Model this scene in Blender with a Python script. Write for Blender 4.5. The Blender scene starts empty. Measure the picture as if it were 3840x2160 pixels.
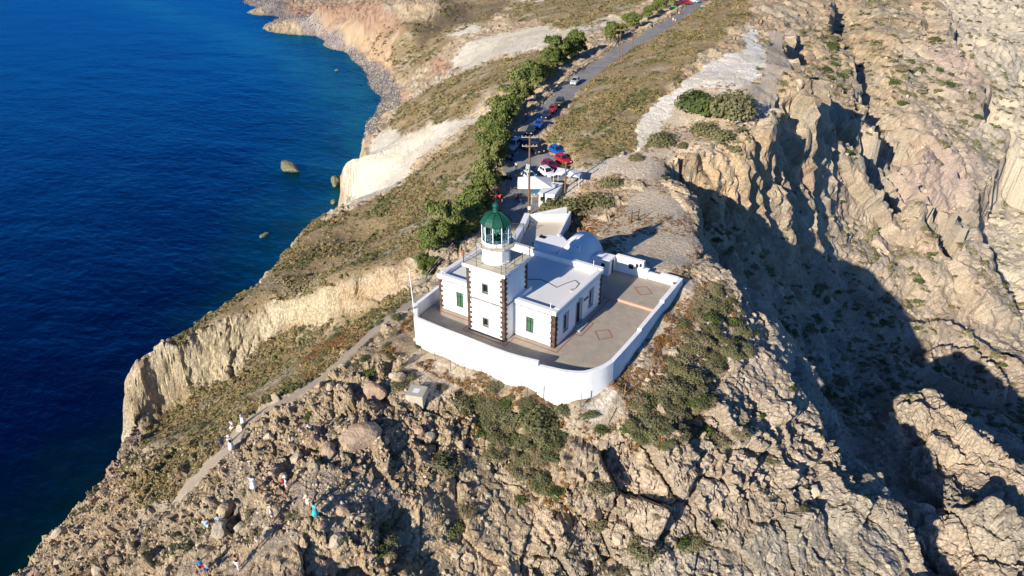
import bpy, bmesh, math, random
import numpy as np
from mathutils import Vector, Matrix
from mathutils.bvhtree import BVHTree
random.seed(7); np.random.seed(7)
scene = bpy.context.scene
col = scene.collection
# ---------------------------------------------------------------- camera, sky, sun, exposure
CAM_LOC = (26.94, -50.09, 39.95)
cam_d = bpy.data.cameras.new('camera'); cam = bpy.data.objects.new('camera', cam_d); col.objects.link(cam)
cam.location = CAM_LOC
cam.rotation_euler = (math.pi/2-.526, 0.0, .568)
cam_d.sensor_width = 36.0; cam_d.lens = 36*2579/3840
cam_d.clip_start = .5; cam_d.clip_end = 20000
scene.camera = cam
SUN_DIR = Vector((-.135, -1.0, .415)).normalized()      # towards the sun
sun_el = math.asin(SUN_DIR.z); sun_az = math.atan2(SUN_DIR.x, SUN_DIR.y)
world = bpy.data.worlds.new('World'); scene.world = world; world.use_nodes = True
wn = world.node_tree; wn.nodes.clear()
sky = wn.nodes.new('ShaderNodeTexSky'); sky.sky_type = 'NISHITA'; sky.sun_disc = False
sky.sun_elevation = sun_el; sky.sun_rotation = sun_az; sky.air_density = 1.0; sky.dust_density = .2; sky.ozone_density = 3.0; sky.altitude = 100
bg = wn.nodes.new('ShaderNodeBackground'); bg.inputs['Strength'].default_value = .058
wb = wn.nodes.new('ShaderNodeVectorMath'); wb.operation = 'MULTIPLY'; wb.inputs[1].default_value = (.52, .88, 1.45)
wo = wn.nodes.new('ShaderNodeOutputWorld')
wn.links.new(sky.outputs[0], wb.inputs[0]); wn.links.new(wb.outputs[0], bg.inputs[0]); wn.links.new(bg.outputs[0], wo.inputs[0])
sun_d = bpy.data.lights.new('sun', 'SUN'); sun_d.energy = 5.0; sun_d.angle = math.radians(.53); sun_d.color = (1.0, .895, .755)
sun = bpy.data.objects.new('sun', sun_d); col.objects.link(sun)
sun.rotation_euler = SUN_DIR.to_track_quat('Z', 'Y').to_euler()
scene.view_settings.view_transform = 'Standard'; scene.view_settings.look = 'None'
scene.view_settings.exposure = 0.68; scene.view_settings.gamma = 1.0; scene.view_settings.use_curve_mapping = False
SEA = -55.0
# ---------------------------------------------------------------- surveyed points (metres)
CTRL=[[-6.81,-26.23,-3.0],[-10.85,-25.55,-3.2],[-9.7,-28.16,-3.8],[-9.24,-30.13,-4.5],[-21.73,-23.3,-6.0],[-23.92,-20.19,-6.3],[-7.89,-21.55,-2.4],[-8.95,-15.23,-1.9],[-8.99,-10.99,-2.0],[-12.26,-5.29,-2.3],[-15.59,-3.9,-2.3],[-8.23,-6.06,-2.6],[-1.95,-5.79,-2.8],[2.84,-3.7,-2.8],[4.9,-2.16,-2.3],[6.86,1.45,-1.9],[6.5,6.72,-1.3],[6.19,14.77,-0.7],[5.84,24.3,-0.4],[-3.27,-23.76,-5.5],[-3.52,-26.9,-7.5],[-2.16,-22.19,-9.0],[-2.63,-17.7,-6.0],[0.01,-21.5,-11.0],[1.39,-8.64,-6.5],[5.4,-12.71,-11.0],[5.37,-16.28,-13.0],[10.67,-12.0,-14.0],[7.33,-6.32,-7.0],[3.81,-5.33,-4.5],[9.38,-2.44,-4.0],[12.28,-4.84,-9.0],[18.4,-5.96,-13.0],[15.29,0.23,-6.5],[12.39,3.4,-3.5],[11.56,9.12,-2.5],[10.38,16.56,-2.0],[22.84,-3.34,-15.0],[16.43,12.65,-4.5],[20.53,10.03,-8.0],[21.64,2.25,-10.0],[25.08,11.6,-12.5],[26.59,1.6,-15.5],[31.02,6.31,-17.5],[8.97,25.19,-1.0],[12.86,24.41,-3.5],[16.64,23.76,-6.0],[20.38,23.42,-9.0],[24.07,23.14,-12.0],[26.84,19.96,-14.0],[30.03,17.87,-15.5],[34.47,14.94,-18.0],[36.44,9.39,-19.5],[29.51,39.81,-30.0],[32.88,29.5,-28.0],[37.42,19.2,-26.0],[27.54,49.46,-33.0],[38.89,16.34,-25.5],[32.07,44.19,-27.0],[36.06,50.65,-26.0],[39.21,49.44,-27.0],[44.31,45.48,-28.0],[48.67,42.34,-28.0],[41.24,29.5,-25.5],[47.96,22.58,-26.0],[37.81,39.46,-26.5],[44.26,22.25,-25.5],[37.17,23.42,-24.5],[42.35,36.57,-26.5],[4.72,54.29,-14.0],[5.56,58.9,-19.0],[9.68,65.6,-26.0],[15.2,67.3,-32.0],[20.96,67.27,-37.0],[26.31,68.29,-41.0],[35.0,82.16,-46.0],[44.53,91.65,-49.0],[55.45,87.21,-49.0],[9.7,88.23,-28.0],[21.0,97.81,-39.0],[33.07,97.67,-45.0],[15.23,93.54,-34.0],[43.28,104.01,-47.0],[55.85,108.88,-50.0],[6.96,73.3,-22.0],[2.95,64.98,-14.0],[10.23,102.9,-24.5],[6.93,82.02,-20.0],[20.81,110.7,-35.0],[5.92,95.15,-17.0],[2.09,94.5,-10.5],[9.17,110.19,-21.0],[15.26,120.07,-30.0],[24.15,126.84,-34.0],[32.03,118.89,-39.0],[41.91,118.51,-45.0],[48.43,116.75,-49.0],[27.61,110.82,-40.0],[0.1,133.84,-12.0],[10.39,131.41,-17.0],[16.3,126.31,-21.0],[26.79,134.38,-27.0],[32.21,127.15,-32.0],[40.62,125.28,-38.0],[45.1,123.12,-42.0],[-5.87,174.42,-9.0],[-14.87,216.41,-5.0],[-15.47,269.27,-3.0],[3.92,212.48,-11.0],[11.25,169.29,-17.0],[21.08,155.95,-23.0],[29.01,153.22,-28.0],[7.06,249.97,-8.0],[21.35,210.75,-17.0],[31.83,197.95,-25.0],[21.37,178.38,-20.0],[35.69,177.96,-30.0],[33.42,150.32,-32.0],[40.73,147.09,-38.0],[7.79,344.58,-7.0],[18.54,297.38,-11.0],[28.04,244.66,-15.0],[33.77,244.85,-18.0],[36.69,216.14,-22.0],[42.76,206.1,-27.0],[40.89,189.75,-31.0],[23.01,451.47,-24.0],[37.7,384.04,-32.0],[49.0,325.89,-38.0],[54.85,250.81,-45.0],[52.2,195.67,-46.0],[55.43,161.37,-48.0],[51.94,145.58,-48.0],[51.56,603.2,-30.0],[56.27,136.03,-51.0],[6.37,27.79,-0.7],[1.21,37.47,-1.0],[-4.06,47.36,-0.8],[-9.49,53.34,-0.8],[-12.19,60.07,-0.6],[-11.71,64.95,0.0],[-8.59,71.14,0.8],[-2.7,72.37,1.0],[-2.24,82.11,2.0],[-4.12,94.22,3.0],[-3.19,105.11,3.5],[0.07,112.68,3.5],[2.2,103.13,3.0],[-3.98,68.28,-1.0],[-7.29,66.02,0.5],[-6.36,77.48,2.0],[-6.42,87.25,3.2],[-6.99,100.29,4.0],[-6.57,111.69,4.0],[-4.82,118.86,4.0],[-6.94,73.28,1.5],[-2.3,78.9,1.8],[-11.72,72.87,0.8],[-1.72,69.63,0.0],[-7.36,63.12,-5.5],[-3.44,59.97,-8.5],[0.7,69.29,-11.0],[0.19,80.09,-8.5],[0.91,99.24,-7.5],[2.98,105.31,-3.0],[0.01,144.02,-9.0],[-0.67,60.32,-12.0],[-14.68,45.07,-1.0],[-8.17,40.47,-0.6],[-1.52,34.2,-0.4],[-10.99,28.65,-1.0],[-5.12,28.9,-0.4],[2.98,27.32,-0.3],[-19.62,41.01,-2.5],[-13.69,41.09,-1.2],[-21.69,36.17,-3.5],[-21.45,27.93,-3.8],[-29.31,36.45,-4.0],[-31.15,43.48,-4.0],[-33.2,51.3,-4.0],[-33.58,57.75,-4.0],[-26.61,30.77,-4.0],[-37.79,55.06,-4.0],[-44.49,65.87,-4.0],[-48.94,80.94,-4.0],[-54.98,101.68,-4.0],[-61.75,124.63,-4.0],[-67.71,157.79,-3.6],[-72.39,196.6,-3.0],[-72.91,232.58,-2.0],[-70.21,256.41,-1.0],[-80.45,246.66,-2.2],[-41.67,82.19,-2.0],[-33.53,63.68,-1.5],[-25.77,54.4,-1.5],[-39.95,98.4,0.0],[-46.6,102.29,-1.7],[-40.1,113.64,2.0],[-51.9,129.03,-1.5],[-38.72,127.43,3.0],[-57.29,158.14,-1.0],[-49.86,167.17,1.5],[-19.48,110.47,5.0],[-15.41,89.79,4.0],[-17.64,74.32,2.0],[-19.28,60.12,0.0],[-21.99,55.15,-1.0],[-28.43,68.03,0.3],[-35.08,159.29,4.0],[-51.7,205.82,2.0],[-22.86,142.83,5.5],[-10.29,116.34,5.0],[-31.51,190.47,5.5],[-19.41,162.37,5.0],[-9.79,135.34,3.5],[-3.52,116.18,3.5],[-37.51,227.34,5.0],[-29.74,259.64,2.0],[-21.31,200.32,1.0],[-15.47,177.9,-3.0],[-28.23,14.51,-3.8],[-31.72,28.03,-4.2],[-36.57,40.92,-4.3],[-46.82,58.63,-4.6],[-54.97,73.91,-5.0],[-61.41,93.2,-5.0],[-70.15,124.54,-5.0],[-80.12,163.74,-5.0],[-84.91,213.57,-4.5],[-87.98,248.27,-4.0],[-39.39,18.21,-9.0],[-53.75,16.94,-16.0],[-52.61,36.13,-14.0],[-61.01,33.83,-18.0],[-43.44,34.43,-9.5],[-49.22,50.08,-9.0],[-77.1,69.87,-20.0],[-82.02,64.35,-24.0],[-88.61,59.61,-28.0],[-66.84,71.73,-12.0],[-79.47,90.81,-14.0],[-29.27,14.99,-4.3],[-34.18,12.6,-6.5],[-42.82,8.85,-11.0],[-49.16,8.38,-13.8],[-54.36,3.8,-16.3],[-57.62,-1.85,-17.0],[-58.53,-7.51,-17.5],[-60.26,-12.27,-18.0],[-27.99,10.28,-7.0],[-33.7,9.87,-11.0],[-41.39,8.25,-14.5],[-46.32,6.45,-16.5],[-50.02,4.79,-18.0],[-52.31,2.62,-20.0],[-51.75,-2.36,-22.0],[-56.31,-7.16,-24.0],[-58.54,-10.8,-25.0],[-56.97,-14.66,-26.0],[-21.78,1.41,-3.6],[-21.39,-5.9,-4.0],[-21.17,-12.97,-4.5],[-22.62,-16.84,-5.3],[-21.6,-23.94,-6.0],[-22.55,-26.81,-7.5],[-22.96,-28.06,-8.0],[-28.83,2.4,-7.5],[-29.83,-0.1,-8.5],[-34.44,-4.11,-12.0],[-36.27,-10.65,-14.0],[-38.67,-17.04,-16.0],[-38.73,-21.19,-17.0],[-49.79,-18.45,-23.0],[-56.12,-7.88,-21.0],[-54.24,-18.11,-25.0],[-48.95,-25.38,-24.0],[-47.1,-29.46,-24.0],[-43.76,-37.94,-24.0],[-38.22,-26.77,-17.0],[-17.14,-31.11,-7.0],[-27.95,-32.72,-13.0],[-35.1,-34.67,-18.0],[-18.37,-35.02,-9.0],[-16.96,-27.4,-5.5],[-12.33,-32.44,-6.3],[-17.05,-22.77,-4.6],[-24.19,-28.72,-9.5],[-8.25,-31.71,-5.5],[-140.92,105.92,-55.0],[-114.72,92.74,-42.0],[-97.01,83.51,-32.0],[-87.45,79.61,-26.0],[-134.59,101.44,-36.0],[-129.53,107.42,-35.0],[-127.15,116.65,-34.0],[-120.18,119.8,-30.0],[-100.76,109.56,-24.0],[-81.54,100.96,-14.0],[-108.73,112.51,-30.0],[-160.14,139.1,-44.0],[-189.86,176.99,-52.0],[-154.61,152.32,-38.0],[-132.25,141.9,-30.0],[-185.28,187.4,-44.0],[-136.98,156.13,-27.0],[-98.58,127.98,-14.0],[-170.67,189.61,-33.0],[-100.76,116.57,-20.0],[-201.32,195.2,-53.2],[-220.48,225.39,-52.0],[-214.23,209.79,-53.2],[-264.48,257.22,-53.0],[-326.53,299.07,-53.0],[-412.48,352.09,-53.0],[-495.13,389.75,-53.0],[-563.54,420.31,-53.0],[-220.24,210.54,-55.6],[-289.11,268.18,-55.6],[-366.06,316.31,-55.6],[-481.67,370.0,-55.6],[-595.68,423.5,-55.6],[-388.84,326.15,-56.5],[-533.65,388.57,-56.5],[-270.79,238.21,-60.0],[-404.01,292.19,-64.0],[-213.07,175.84,-58.0],[-221.74,236.26,-46.0],[-273.61,277.89,-46.0],[-315.01,303.42,-46.0],[-361.92,320.92,-44.0],[-418.47,342.79,-44.0],[-509.03,391.3,-46.0],[-222.36,253.71,-38.0],[-265.56,282.69,-32.0],[-321.78,307.7,-32.0],[-392.5,339.31,-34.0],[-293.99,316.65,-26.0],[-247.05,297.86,-34.0],[-260.83,316.71,-22.0],[-242.97,319.99,-32.0],[-229.85,330.6,-26.0],[-231.14,295.62,-30.0],[-211.39,289.52,-26.0],[-176.52,217.04,-33.0],[-186.51,242.01,-27.0],[-169.85,253.34,-22.0],[-132.47,185.77,-20.0],[-129.76,223.52,-14.0],[-142.86,258.92,-13.0],[-104.74,212.05,-8.0],[-101.4,156.15,-13.0],[-195.98,322.56,-18.0],[-120.88,271.13,-8.0],[-106.74,285.13,-5.0],[-168.37,210.29,-32.0],[-61.97,-11.78,-18.6],[-61.84,-9.63,-18.53],[-61.71,-7.42,-18.47],[-61.59,-5.14,-18.4],[-62.1,-2.16,-18.6],[-62.63,0.95,-18.8],[-63.16,4.21,-19.0],[-63.95,6.54,-19.33],[-64.75,8.94,-19.67],[-65.56,11.43,-20.0],[-67.41,14.08,-20.67],[-69.31,16.82,-21.33],[-71.25,19.68,-22.0],[-73.27,22.68,-22.67],[-75.34,25.79,-23.33],[-77.46,29.04,-24.0],[-80.07,32.63,-24.67],[-82.77,36.39,-25.33],[-85.56,40.33,-26.0],[-86.69,43.26,-26.67],[-87.82,46.27,-27.33],[-88.95,49.36,-28.0],[-90.44,53.27,-28.67],[-91.95,57.32,-29.33],[-93.47,61.51,-30.0],[-30.49,14.41,-4.85],[-31.72,13.82,-5.4],[-32.95,13.22,-5.95],[-36.33,11.73,-7.62],[-38.48,10.81,-8.75],[-40.65,9.85,-9.88],[-44.39,8.76,-11.7],[-45.97,8.65,-12.4],[-47.56,8.53,-13.1],[-50.46,7.24,-14.42],[-51.76,6.1,-15.05],[-53.06,4.95,-15.67],[-55.18,2.36,-16.48],[-56.0,0.94,-16.65],[-56.81,-0.46,-16.83],[-57.85,-3.31,-17.12],[-58.08,-4.73,-17.25],[-58.31,-6.14,-17.37],[-58.97,-8.73,-17.62],[-59.4,-9.92,-17.75],[-59.83,-11.1,-17.88],[-29.89,10.2,-8.33],[-31.79,10.06,-9.67],[-36.23,9.38,-12.17],[-38.79,8.84,-13.33],[-43.02,7.67,-15.17],[-44.67,7.06,-15.83],[-47.55,5.9,-17.0],[-48.78,5.35,-17.5],[-50.78,4.07,-18.67],[-51.55,3.35,-19.33],[-52.11,0.92,-20.67],[-51.92,-0.74,-21.33],[-53.27,-3.97,-22.67],[-54.79,-5.57,-23.33],[-57.06,-8.39,-24.33],[-57.8,-9.6,-24.67],[-58.0,-12.11,-25.33],[-57.47,-13.4,-25.67],[-132.09,101.77,-50.67],[-123.35,97.38,-46.33],[-108.81,89.86,-38.67],[-102.9,86.78,-35.33],[-93.83,82.31,-30.0],[-90.65,81.01,-28.0],[-132.91,103.42,-35.67],[-131.22,105.41,-35.33],[-128.74,110.44,-34.67],[-127.94,113.52,-34.33],[-124.83,117.74,-32.67],[-122.51,118.79,-31.33],[-113.56,116.48,-28.0],[-107.09,113.06,-26.0],[4.76,30.81,-0.8],[3.05,34.03,-0.9],[-0.44,40.55,-0.93],[-2.19,43.84,-0.87],[-5.8,49.27,-0.8],[-7.6,51.26,-0.8],[-10.35,55.5,-0.73],[-11.26,57.74,-0.67],[-12.03,61.66,-0.4],[-11.87,63.29,-0.2],[-10.59,64.67,-0.2],[-9.48,64.39,-0.4],[-8.39,64.11,-0.6],[-6.93,65.5,-0.73],[-5.46,66.88,-0.87],[-3.37,69.2,-0.67],[-2.76,70.12,-0.33],[-2.15,71.06,0.0],[-1.92,73.73,0.6],[-1.69,76.51,1.2],[-1.47,79.43,1.8],[-2.04,83.74,2.13],[-2.65,88.34,2.47],[-3.31,93.27,2.8],[-3.2,96.81,3.0],[-3.1,100.51,3.2],[-2.99,104.39,3.4],[-1.98,107.08,3.4],[-0.95,109.82,3.4],[-6.03,62.02,-6.5],[-4.72,60.97,-7.5],[-2.12,63.04,-9.33],[-0.74,66.15,-10.17],[0.56,72.7,-10.17],[0.38,76.29,-9.33],[0.43,86.02,-8.17],[0.67,92.38,-7.83],[1.6,101.22,-6.0],[10.93,24.78,-2.25],[14.77,24.07,-4.75],[18.52,23.58,-7.5],[22.23,23.27,-10.5],[25.48,21.5,-13.0],[28.46,18.89,-14.75],[32.29,16.35,-16.75],[35.48,12.06,-18.75],[34.04,47.38,-26.5],[37.65,50.04,-26.5],[41.82,47.39,-27.5],[46.54,43.87,-28.0],[-68.4,-9.01,-26.6],[-68.21,-6.73,-26.533333333333335],[-68.02,-4.38,-26.466666666666665],[-67.83,-1.97,-26.4],[-68.26,1.16,-26.599999999999998],[-68.71,4.42,-26.8],[-69.16,7.82,-27.0],[-69.89,10.24,-27.333333333333332],[-70.64,12.73,-27.666666666666668],[-71.39,15.31,-28.0],[-73.2,18.02,-28.666666666666668],[-75.06,20.82,-29.333333333333332],[-76.96,23.73,-30.0],[-78.93,26.79,-30.666666666666668],[-80.96,29.96,-31.333333333333332],[-83.04,33.27,-32.0],[-85.61,36.91,-32.66666666666667],[-88.27,40.72,-33.33333333333333],[-91.02,44.72,-34.0],[-92.1,47.7,-34.66666666666667],[-93.18,50.77,-35.33333333333333],[-94.26,53.92,-36.0],[-95.69,57.9,-36.66666666666667],[-15.8,-5.3,-1.7],[-10.0,-6.0,-1.9],[-5.0,-6.2,-2.0],[0.0,-6.0,-1.8],[5.0,-4.4,-1.6],[7.4,-1.0,-1.2],[7.3,6.0,-0.8],[7.3,12.0,-0.3],[7.2,18.0,0.2],[-60.0,-60.0,-20.0],[-30.0,-75.0,-12.0],[0.0,-60.0,-10.0],[-5.0,-45.0,-5.0],[30.0,-30.0,-17.0],[55.0,-20.0,-30.0],[80.0,20.0,-40.0],[110.0,60.0,-46.0],[120.0,150.0,-48.0],[140.0,300.0,-48.0],[60.0,-80.0,-30.0],[-250.0,600.0,-30.0],[-100.0,500.0,-8.0],[0.0,500.0,-8.0],[100.0,600.0,-35.0],[-400.0,700.0,-40.0],[40.0,330.0,-15.0],[90.0,400.0,-45.0]]
FEATS=[[[[5.6,29.03],[8.97,25.19],[12.86,24.41],[16.64,23.76],[20.38,23.42],[24.07,23.14],[26.84,19.96],[30.03,17.87],[34.47,14.94],[36.44,9.39],[38.11,3.56]],6,2.5,18,1.2],[[[29.71,39.99],[32.03,44.51],[36.06,50.65],[39.21,49.44],[44.31,45.48],[48.67,42.34],[56.76,41.64]],9,3,26,1.5],[[[0.56,399.66],[18.54,297.38],[28.04,244.66],[34.56,245.36],[32.98,220.07],[36.86,207.03],[43.41,209.66],[41.56,190.18],[40.62,175.49],[37.71,160.64],[41.88,147.82],[45.79,135.54],[51.99,133.93],[59.08,129.16]],12,2.5,32,2],[[[-32.22,305.62],[-18.61,228.98],[-6.58,200.42],[-0.18,179.16],[3.94,159.48]],8,2,20,1],[[[-3.58,140.07],[0.1,133.84],[6.07,131.19],[11.27,129.7],[15.95,123.08],[20.75,125.15],[26.71,132.53],[30.47,128.01],[36.27,124.57],[40.62,125.28]],13,3,32,2.2],[[[2.6,156.61],[10.34,150.3],[17.06,145.78],[20.93,154.99],[24.89,155.16]],10,2.5,24,1.5],[[[-11.71,64.95],[-12.07,58.56],[-9.49,53.34],[-4.06,47.36],[-0.38,41.89],[3.58,33.96],[6.84,26.41]],6,2.5,13,0.2],[[[-9.83,62.91],[-3.8,62.12],[-0.08,64.33],[0.5,76.2],[-1.65,91.05],[-1.2,103.86],[1.05,113.3]],0.8,2.5,6,0.1],[[[-26.3,199.3],[-17.0,156.35],[-11.42,139.35],[-5.83,129.03],[-0.65,122.08]],4,2,10,0.2],[[[18.61,16.79],[20.75,16.68],[23.26,17.13],[25.76,13.83],[29.15,12.41]],3.0,1.5,9,0.6]]
COAST=[[-41.13,-49.33],[-42.1,-42.97],[-43.93,-38.05],[-47.31,-29.6],[-49.18,-25.52],[-54.64,-18.24],[-60.01,-14.56],[-60.51,-13.71],[-61.21,-12.27],[-60.1,-5.92],[-62.3,3.63],[-64.31,10.43],[-69.99,18.59],[-75.97,27.72],[-84.3,39.15],[-88.3,48.09],[-91.45,61.47],[-91.57,66.38],[-140.92,105.92],[-135.88,102.14],[-132.93,107.12],[-169.36,148.75],[-207.16,188.2],[-277.31,234.05],[-387.42,279.02],[-680.49,363.91],[-900,900],[300,1500],[600,0],[200,-300],[-100,-200]]
ZONES={"scrub":[[[-117.57,11.9],[-60.18,2.35],[-124.12,56.94],[-135.78,80.44],[-72.82,35.55],[-70.37,42.38],[-68.65,47.88],[-67.71,53.69],[-87.98,87.25],[-73.59,80.59],[-72.03,89.99],[-61.37,85.94],[-45.19,59.03],[-41.84,51.19],[-34.11,35.77],[-31.06,24.38],[-28.39,14.7],[-29.57,15.36],[-34.41,12.86],[-43.09,9.11],[-49.33,8.54],[-54.51,3.94],[-57.78,-1.72],[-58.79,-7.34]],[[-26.89,9.75],[-33.48,9.62],[-41.23,8.08],[-46.31,6.4],[-49.96,4.71],[-52.23,2.52],[-51.7,-2.45],[-55.14,-7.83],[-58.39,-10.93],[-56.68,-15.4],[-50.5,-20.43],[-41.88,-27.04],[-28.14,-29.31],[-23.08,-27.71],[-23.94,-25.31],[-23.2,-22.53],[-25.15,-19.68],[-23.19,-16.76],[-21.46,-12.72],[-22.07,-5.22],[-22.32,2.0]],[[-70.5,250.49],[-63.9,180.42],[-58.04,128.57],[-47.03,90.95],[-39.11,67.28],[-23.14,50.4],[-19.29,60.14],[-22.49,75.54],[-24.65,91.65],[-26.83,113.55],[-29.03,139.89],[-35.4,186.63],[-58.22,276.33],[-78.81,282.22]],[[-91.83,111.31],[-89.79,122.41],[-82.33,125.54],[-95.78,174.02],[-104.58,236.44],[-103.09,292.76],[-228.14,359.3],[-196.19,294.0],[-102.05,206.82],[-94.2,189.33],[-108.81,177.37],[-124.62,179.71],[-147.38,182.17],[-157.01,176.19],[-171.2,171.36],[-156.9,143.51],[-135.87,130.73],[-111.52,119.14],[-87.74,109.67]],[[-271.01,344.38],[-255.98,307.21],[-251.23,290.25],[-219.98,275.34],[-199.72,285.81],[-238.48,359.3]],[[-292.15,308.57],[-295.89,290.39],[-263.5,263.73],[-213.75,233.4],[-211.74,249.7],[-215.72,269.62],[-253.67,293.38]]],"path":[],"white":[[[-20.85,69.35],[-23.83,81.23],[-22.52,95.19],[-23.45,111.13],[-24.26,120.93],[-20.99,124.87],[-31.22,172.71],[-30.71,179.56],[-14.69,127.91],[-9.91,112.52],[-8.88,100.63],[-11.53,92.66],[-18.69,91.08],[-20.91,87.96],[-18.08,75.37],[-17.66,66.9],[-17.85,59.19],[-19.75,60.04]],[[-176.4,214.72],[-185.06,237.63],[-178.57,251.9],[-169.84,253.32],[-139.05,239.63],[-99.22,196.88],[-107.73,183.33],[-135.7,196.55],[-139.8,186.83],[-149.54,185.09]],[[-220.69,273.75],[-240.4,310.87],[-215.52,295.42],[-189.54,258.14]],[[-179.11,142.74],[-130.87,106.29],[-163.24,139.97],[-144.56,136.0],[-120.19,116.97],[-111.52,119.14],[-99.55,114.92],[-81.42,103.35],[-69.56,87.62],[-94.21,101.17],[-100.74,97.57],[-68.11,52.4],[-73.69,43.34]],[[-225.95,359.05],[-201.11,328.03],[-179.44,324.8],[-176.76,335.96]],[[-105.7,204.84],[-92.05,217.04],[-106.3,237.47],[-115.89,221.79]]],"sand":[[[-19.16,57.67],[-16.19,61.12],[-21.61,89.78],[-18.96,91.81],[-8.04,101.66],[-9.99,114.97],[-25.33,181.63],[-19.37,182.15],[-6.43,151.17],[-3.51,96.17],[-2.17,82.21],[-5.38,69.21],[-11.84,60.43],[-8.14,49.8],[0.51,39.45],[5.76,29.7],[6.35,18.96],[0.96,19.1],[-4.56,23.46],[-12.86,30.68],[-14.65,35.0],[-8.76,32.47],[-9.61,45.76],[-15.14,51.02],[-19.12,44.57],[-19.97,39.02],[-22.38,42.51]],[[-13.05,-6.07],[-12.84,-3.64],[-4.29,-4.61],[-2.35,-5.17],[-6.22,-8.75],[-6.24,-11.26],[-8.27,-10.68],[-9.5,-12.74],[-11.85,-11.96],[-12.96,-9.51]],[[6.17,10.86],[6.75,17.92],[7.46,24.24],[8.55,20.23],[8.26,11.05],[8.14,3.04],[7.34,-1.42],[6.43,-2.39],[6.34,0.66],[6.24,7.27]]],"beach":[[[-657.19,452.06],[-589.2,451.73],[-460.58,370.87],[-355.13,313.35],[-306.46,288.43],[-260.03,257.21],[-221.8,229.3],[-171.2,171.36],[-193.33,184.66],[-170.83,153.63],[-163.48,141.02],[-192.63,158.92],[-218.06,203.83],[-284.4,259.81],[-374.68,312.98],[-491.31,368.25]]],"red":[[[-501.22,392.71],[-460.67,418.48],[-294.0,310.85],[-258.95,284.58],[-264.34,280.93],[-321.45,306.84],[-394.82,334.43],[-454.67,354.03]],[[-211.66,244.83],[-198.05,241.26],[-157.56,191.98],[-188.29,215.14]],[[-222.25,227.54],[-195.02,210.65],[-156.26,161.03],[-197.58,201.16]]],"ochre":[[[-393.13,332.18],[-320.98,305.84],[-276.91,290.24],[-269.97,266.08],[-320.13,297.87],[-369.79,322.25]],[[-310.81,290.41],[-250.89,259.06],[-233.04,238.12],[-268.4,259.2]]],"orange":[[[-27.67,13.76],[-35.19,12.58],[-40.82,9.74],[-41.0,8.17],[-33.73,9.85],[-25.56,8.76]],[[-8.35,64.21],[-2.74,72.88],[-2.04,82.0],[-6.45,154.49],[-2.97,143.08],[1.7,101.72],[-0.54,82.92],[0.83,75.04],[0.48,65.63],[-3.66,61.56]]],"tan":[[[-40.6,10.19],[-43.05,9.04],[-49.17,8.39],[-54.46,3.87],[-57.74,-1.79],[-58.62,-7.47],[-60.48,-12.17],[-61.21,-13.58],[-56.91,-15.8],[-58.21,-11.07],[-54.97,-7.97],[-51.53,-2.6],[-52.05,2.34],[-49.89,4.61],[-46.14,6.22],[-41.16,7.98]]],"dark":[[[-257.29,282.47],[-259.13,328.32],[-231.16,348.0],[-205.9,300.52],[-243.16,306.33],[-236.88,282.19],[-233.64,267.88]]],"gravel":[[[-4.38,-19.1],[-7.23,-22.32],[-10.79,-23.4],[-11.95,-25.73],[-9.03,-26.56],[-6.44,-26.2],[-5.1,-25.4],[-5.59,-23.56],[-4.59,-21.61],[-3.42,-19.67]],[[-21.71,-23.56],[-20.66,-23.06],[-15.06,-25.58],[-13.54,-27.4],[-8.31,-28.47],[-8.08,-27.5],[-6.48,-27.43],[-7.57,-29.25],[-9.0,-30.71],[-8.84,-32.0],[-9.81,-32.5],[-9.75,-30.02],[-11.6,-29.29],[-18.82,-26.03]]],"rockbed":[[[-52.99,-18.4],[-21.3,-23.85],[-25.36,-19.02],[-20.59,-13.48],[-16.47,-8.88],[-12.92,-6.65],[-8.38,-9.3],[-2.95,-8.94],[-2.17,-12.3],[-2.42,-17.24],[-3.68,-20.05],[-0.7,-24.6],[-33.12,-42.1],[-79.21,-31.82],[-47.54,-29.53]]],"slabrock":[[[5.64,-5.98],[9.36,-2.37],[13.39,4.54],[19.6,12.81],[25.24,15.54],[35.06,12.61],[39.32,18.52],[6.98,-17.52],[5.43,-10.4]],[[31.54,69.49],[35.83,50.09],[50.24,41.06],[49.8,19.43],[37.58,6.38]]],"pinkslab":[[[20.08,148.7],[26.31,172.51],[35.6,188.91],[41.06,184.71],[38.74,161.85],[30.26,135.62]],[[16.08,254.21],[32.04,304.47],[33.08,224.81],[25.21,218.12]]],"thicket":[[[-6.01,-9.03],[-2.21,-6.34],[1.0,-5.15],[4.07,-4.35],[6.87,-3.68],[6.66,-5.27],[5.45,-6.62],[7.07,-8.3],[6.57,-10.85],[3.25,-11.12],[0.68,-9.88],[-1.76,-10.71],[-3.95,-11.04]],[[9.1,12.11],[9.27,16.71],[9.88,22.26],[13.39,21.01],[15.09,16.8],[13.89,9.38],[14.19,5.5],[15.57,2.91],[13.21,-1.34],[11.08,-2.79],[9.17,-2.58],[9.78,0.8],[8.98,3.77]],[[-22.88,35.74],[-20.12,41.93],[-14.17,43.04],[-13.42,36.02],[-17.82,33.42]]],"pale":[[[0.55,485.1],[26.43,312.1],[41.06,297.86],[38.39,205.24],[49.54,244.77],[44.77,190.57],[53.04,127.54],[70.67,135.52],[106.02,797.26]]],"yellow":[[[-38.04,-19.31],[-31.99,-16.88],[-29.57,-16.22],[-23.7,-22.19],[-24.52,-24.95],[-27.12,-27.33],[-34.56,-25.97]]],"rust":[[[-38.73,2.52],[-27.99,0.11],[-23.19,-2.75],[-21.73,-8.51],[-22.23,-12.43],[-26.0,-10.83]],[[-17.88,31.91],[-16.88,35.02],[-10.24,32.13],[-9.46,28.03],[-15.28,27.26]],[[7.47,16.22],[7.81,22.3],[9.1,22.5],[9.44,14.57],[9.14,6.1],[8.21,5.47]]]}
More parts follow.
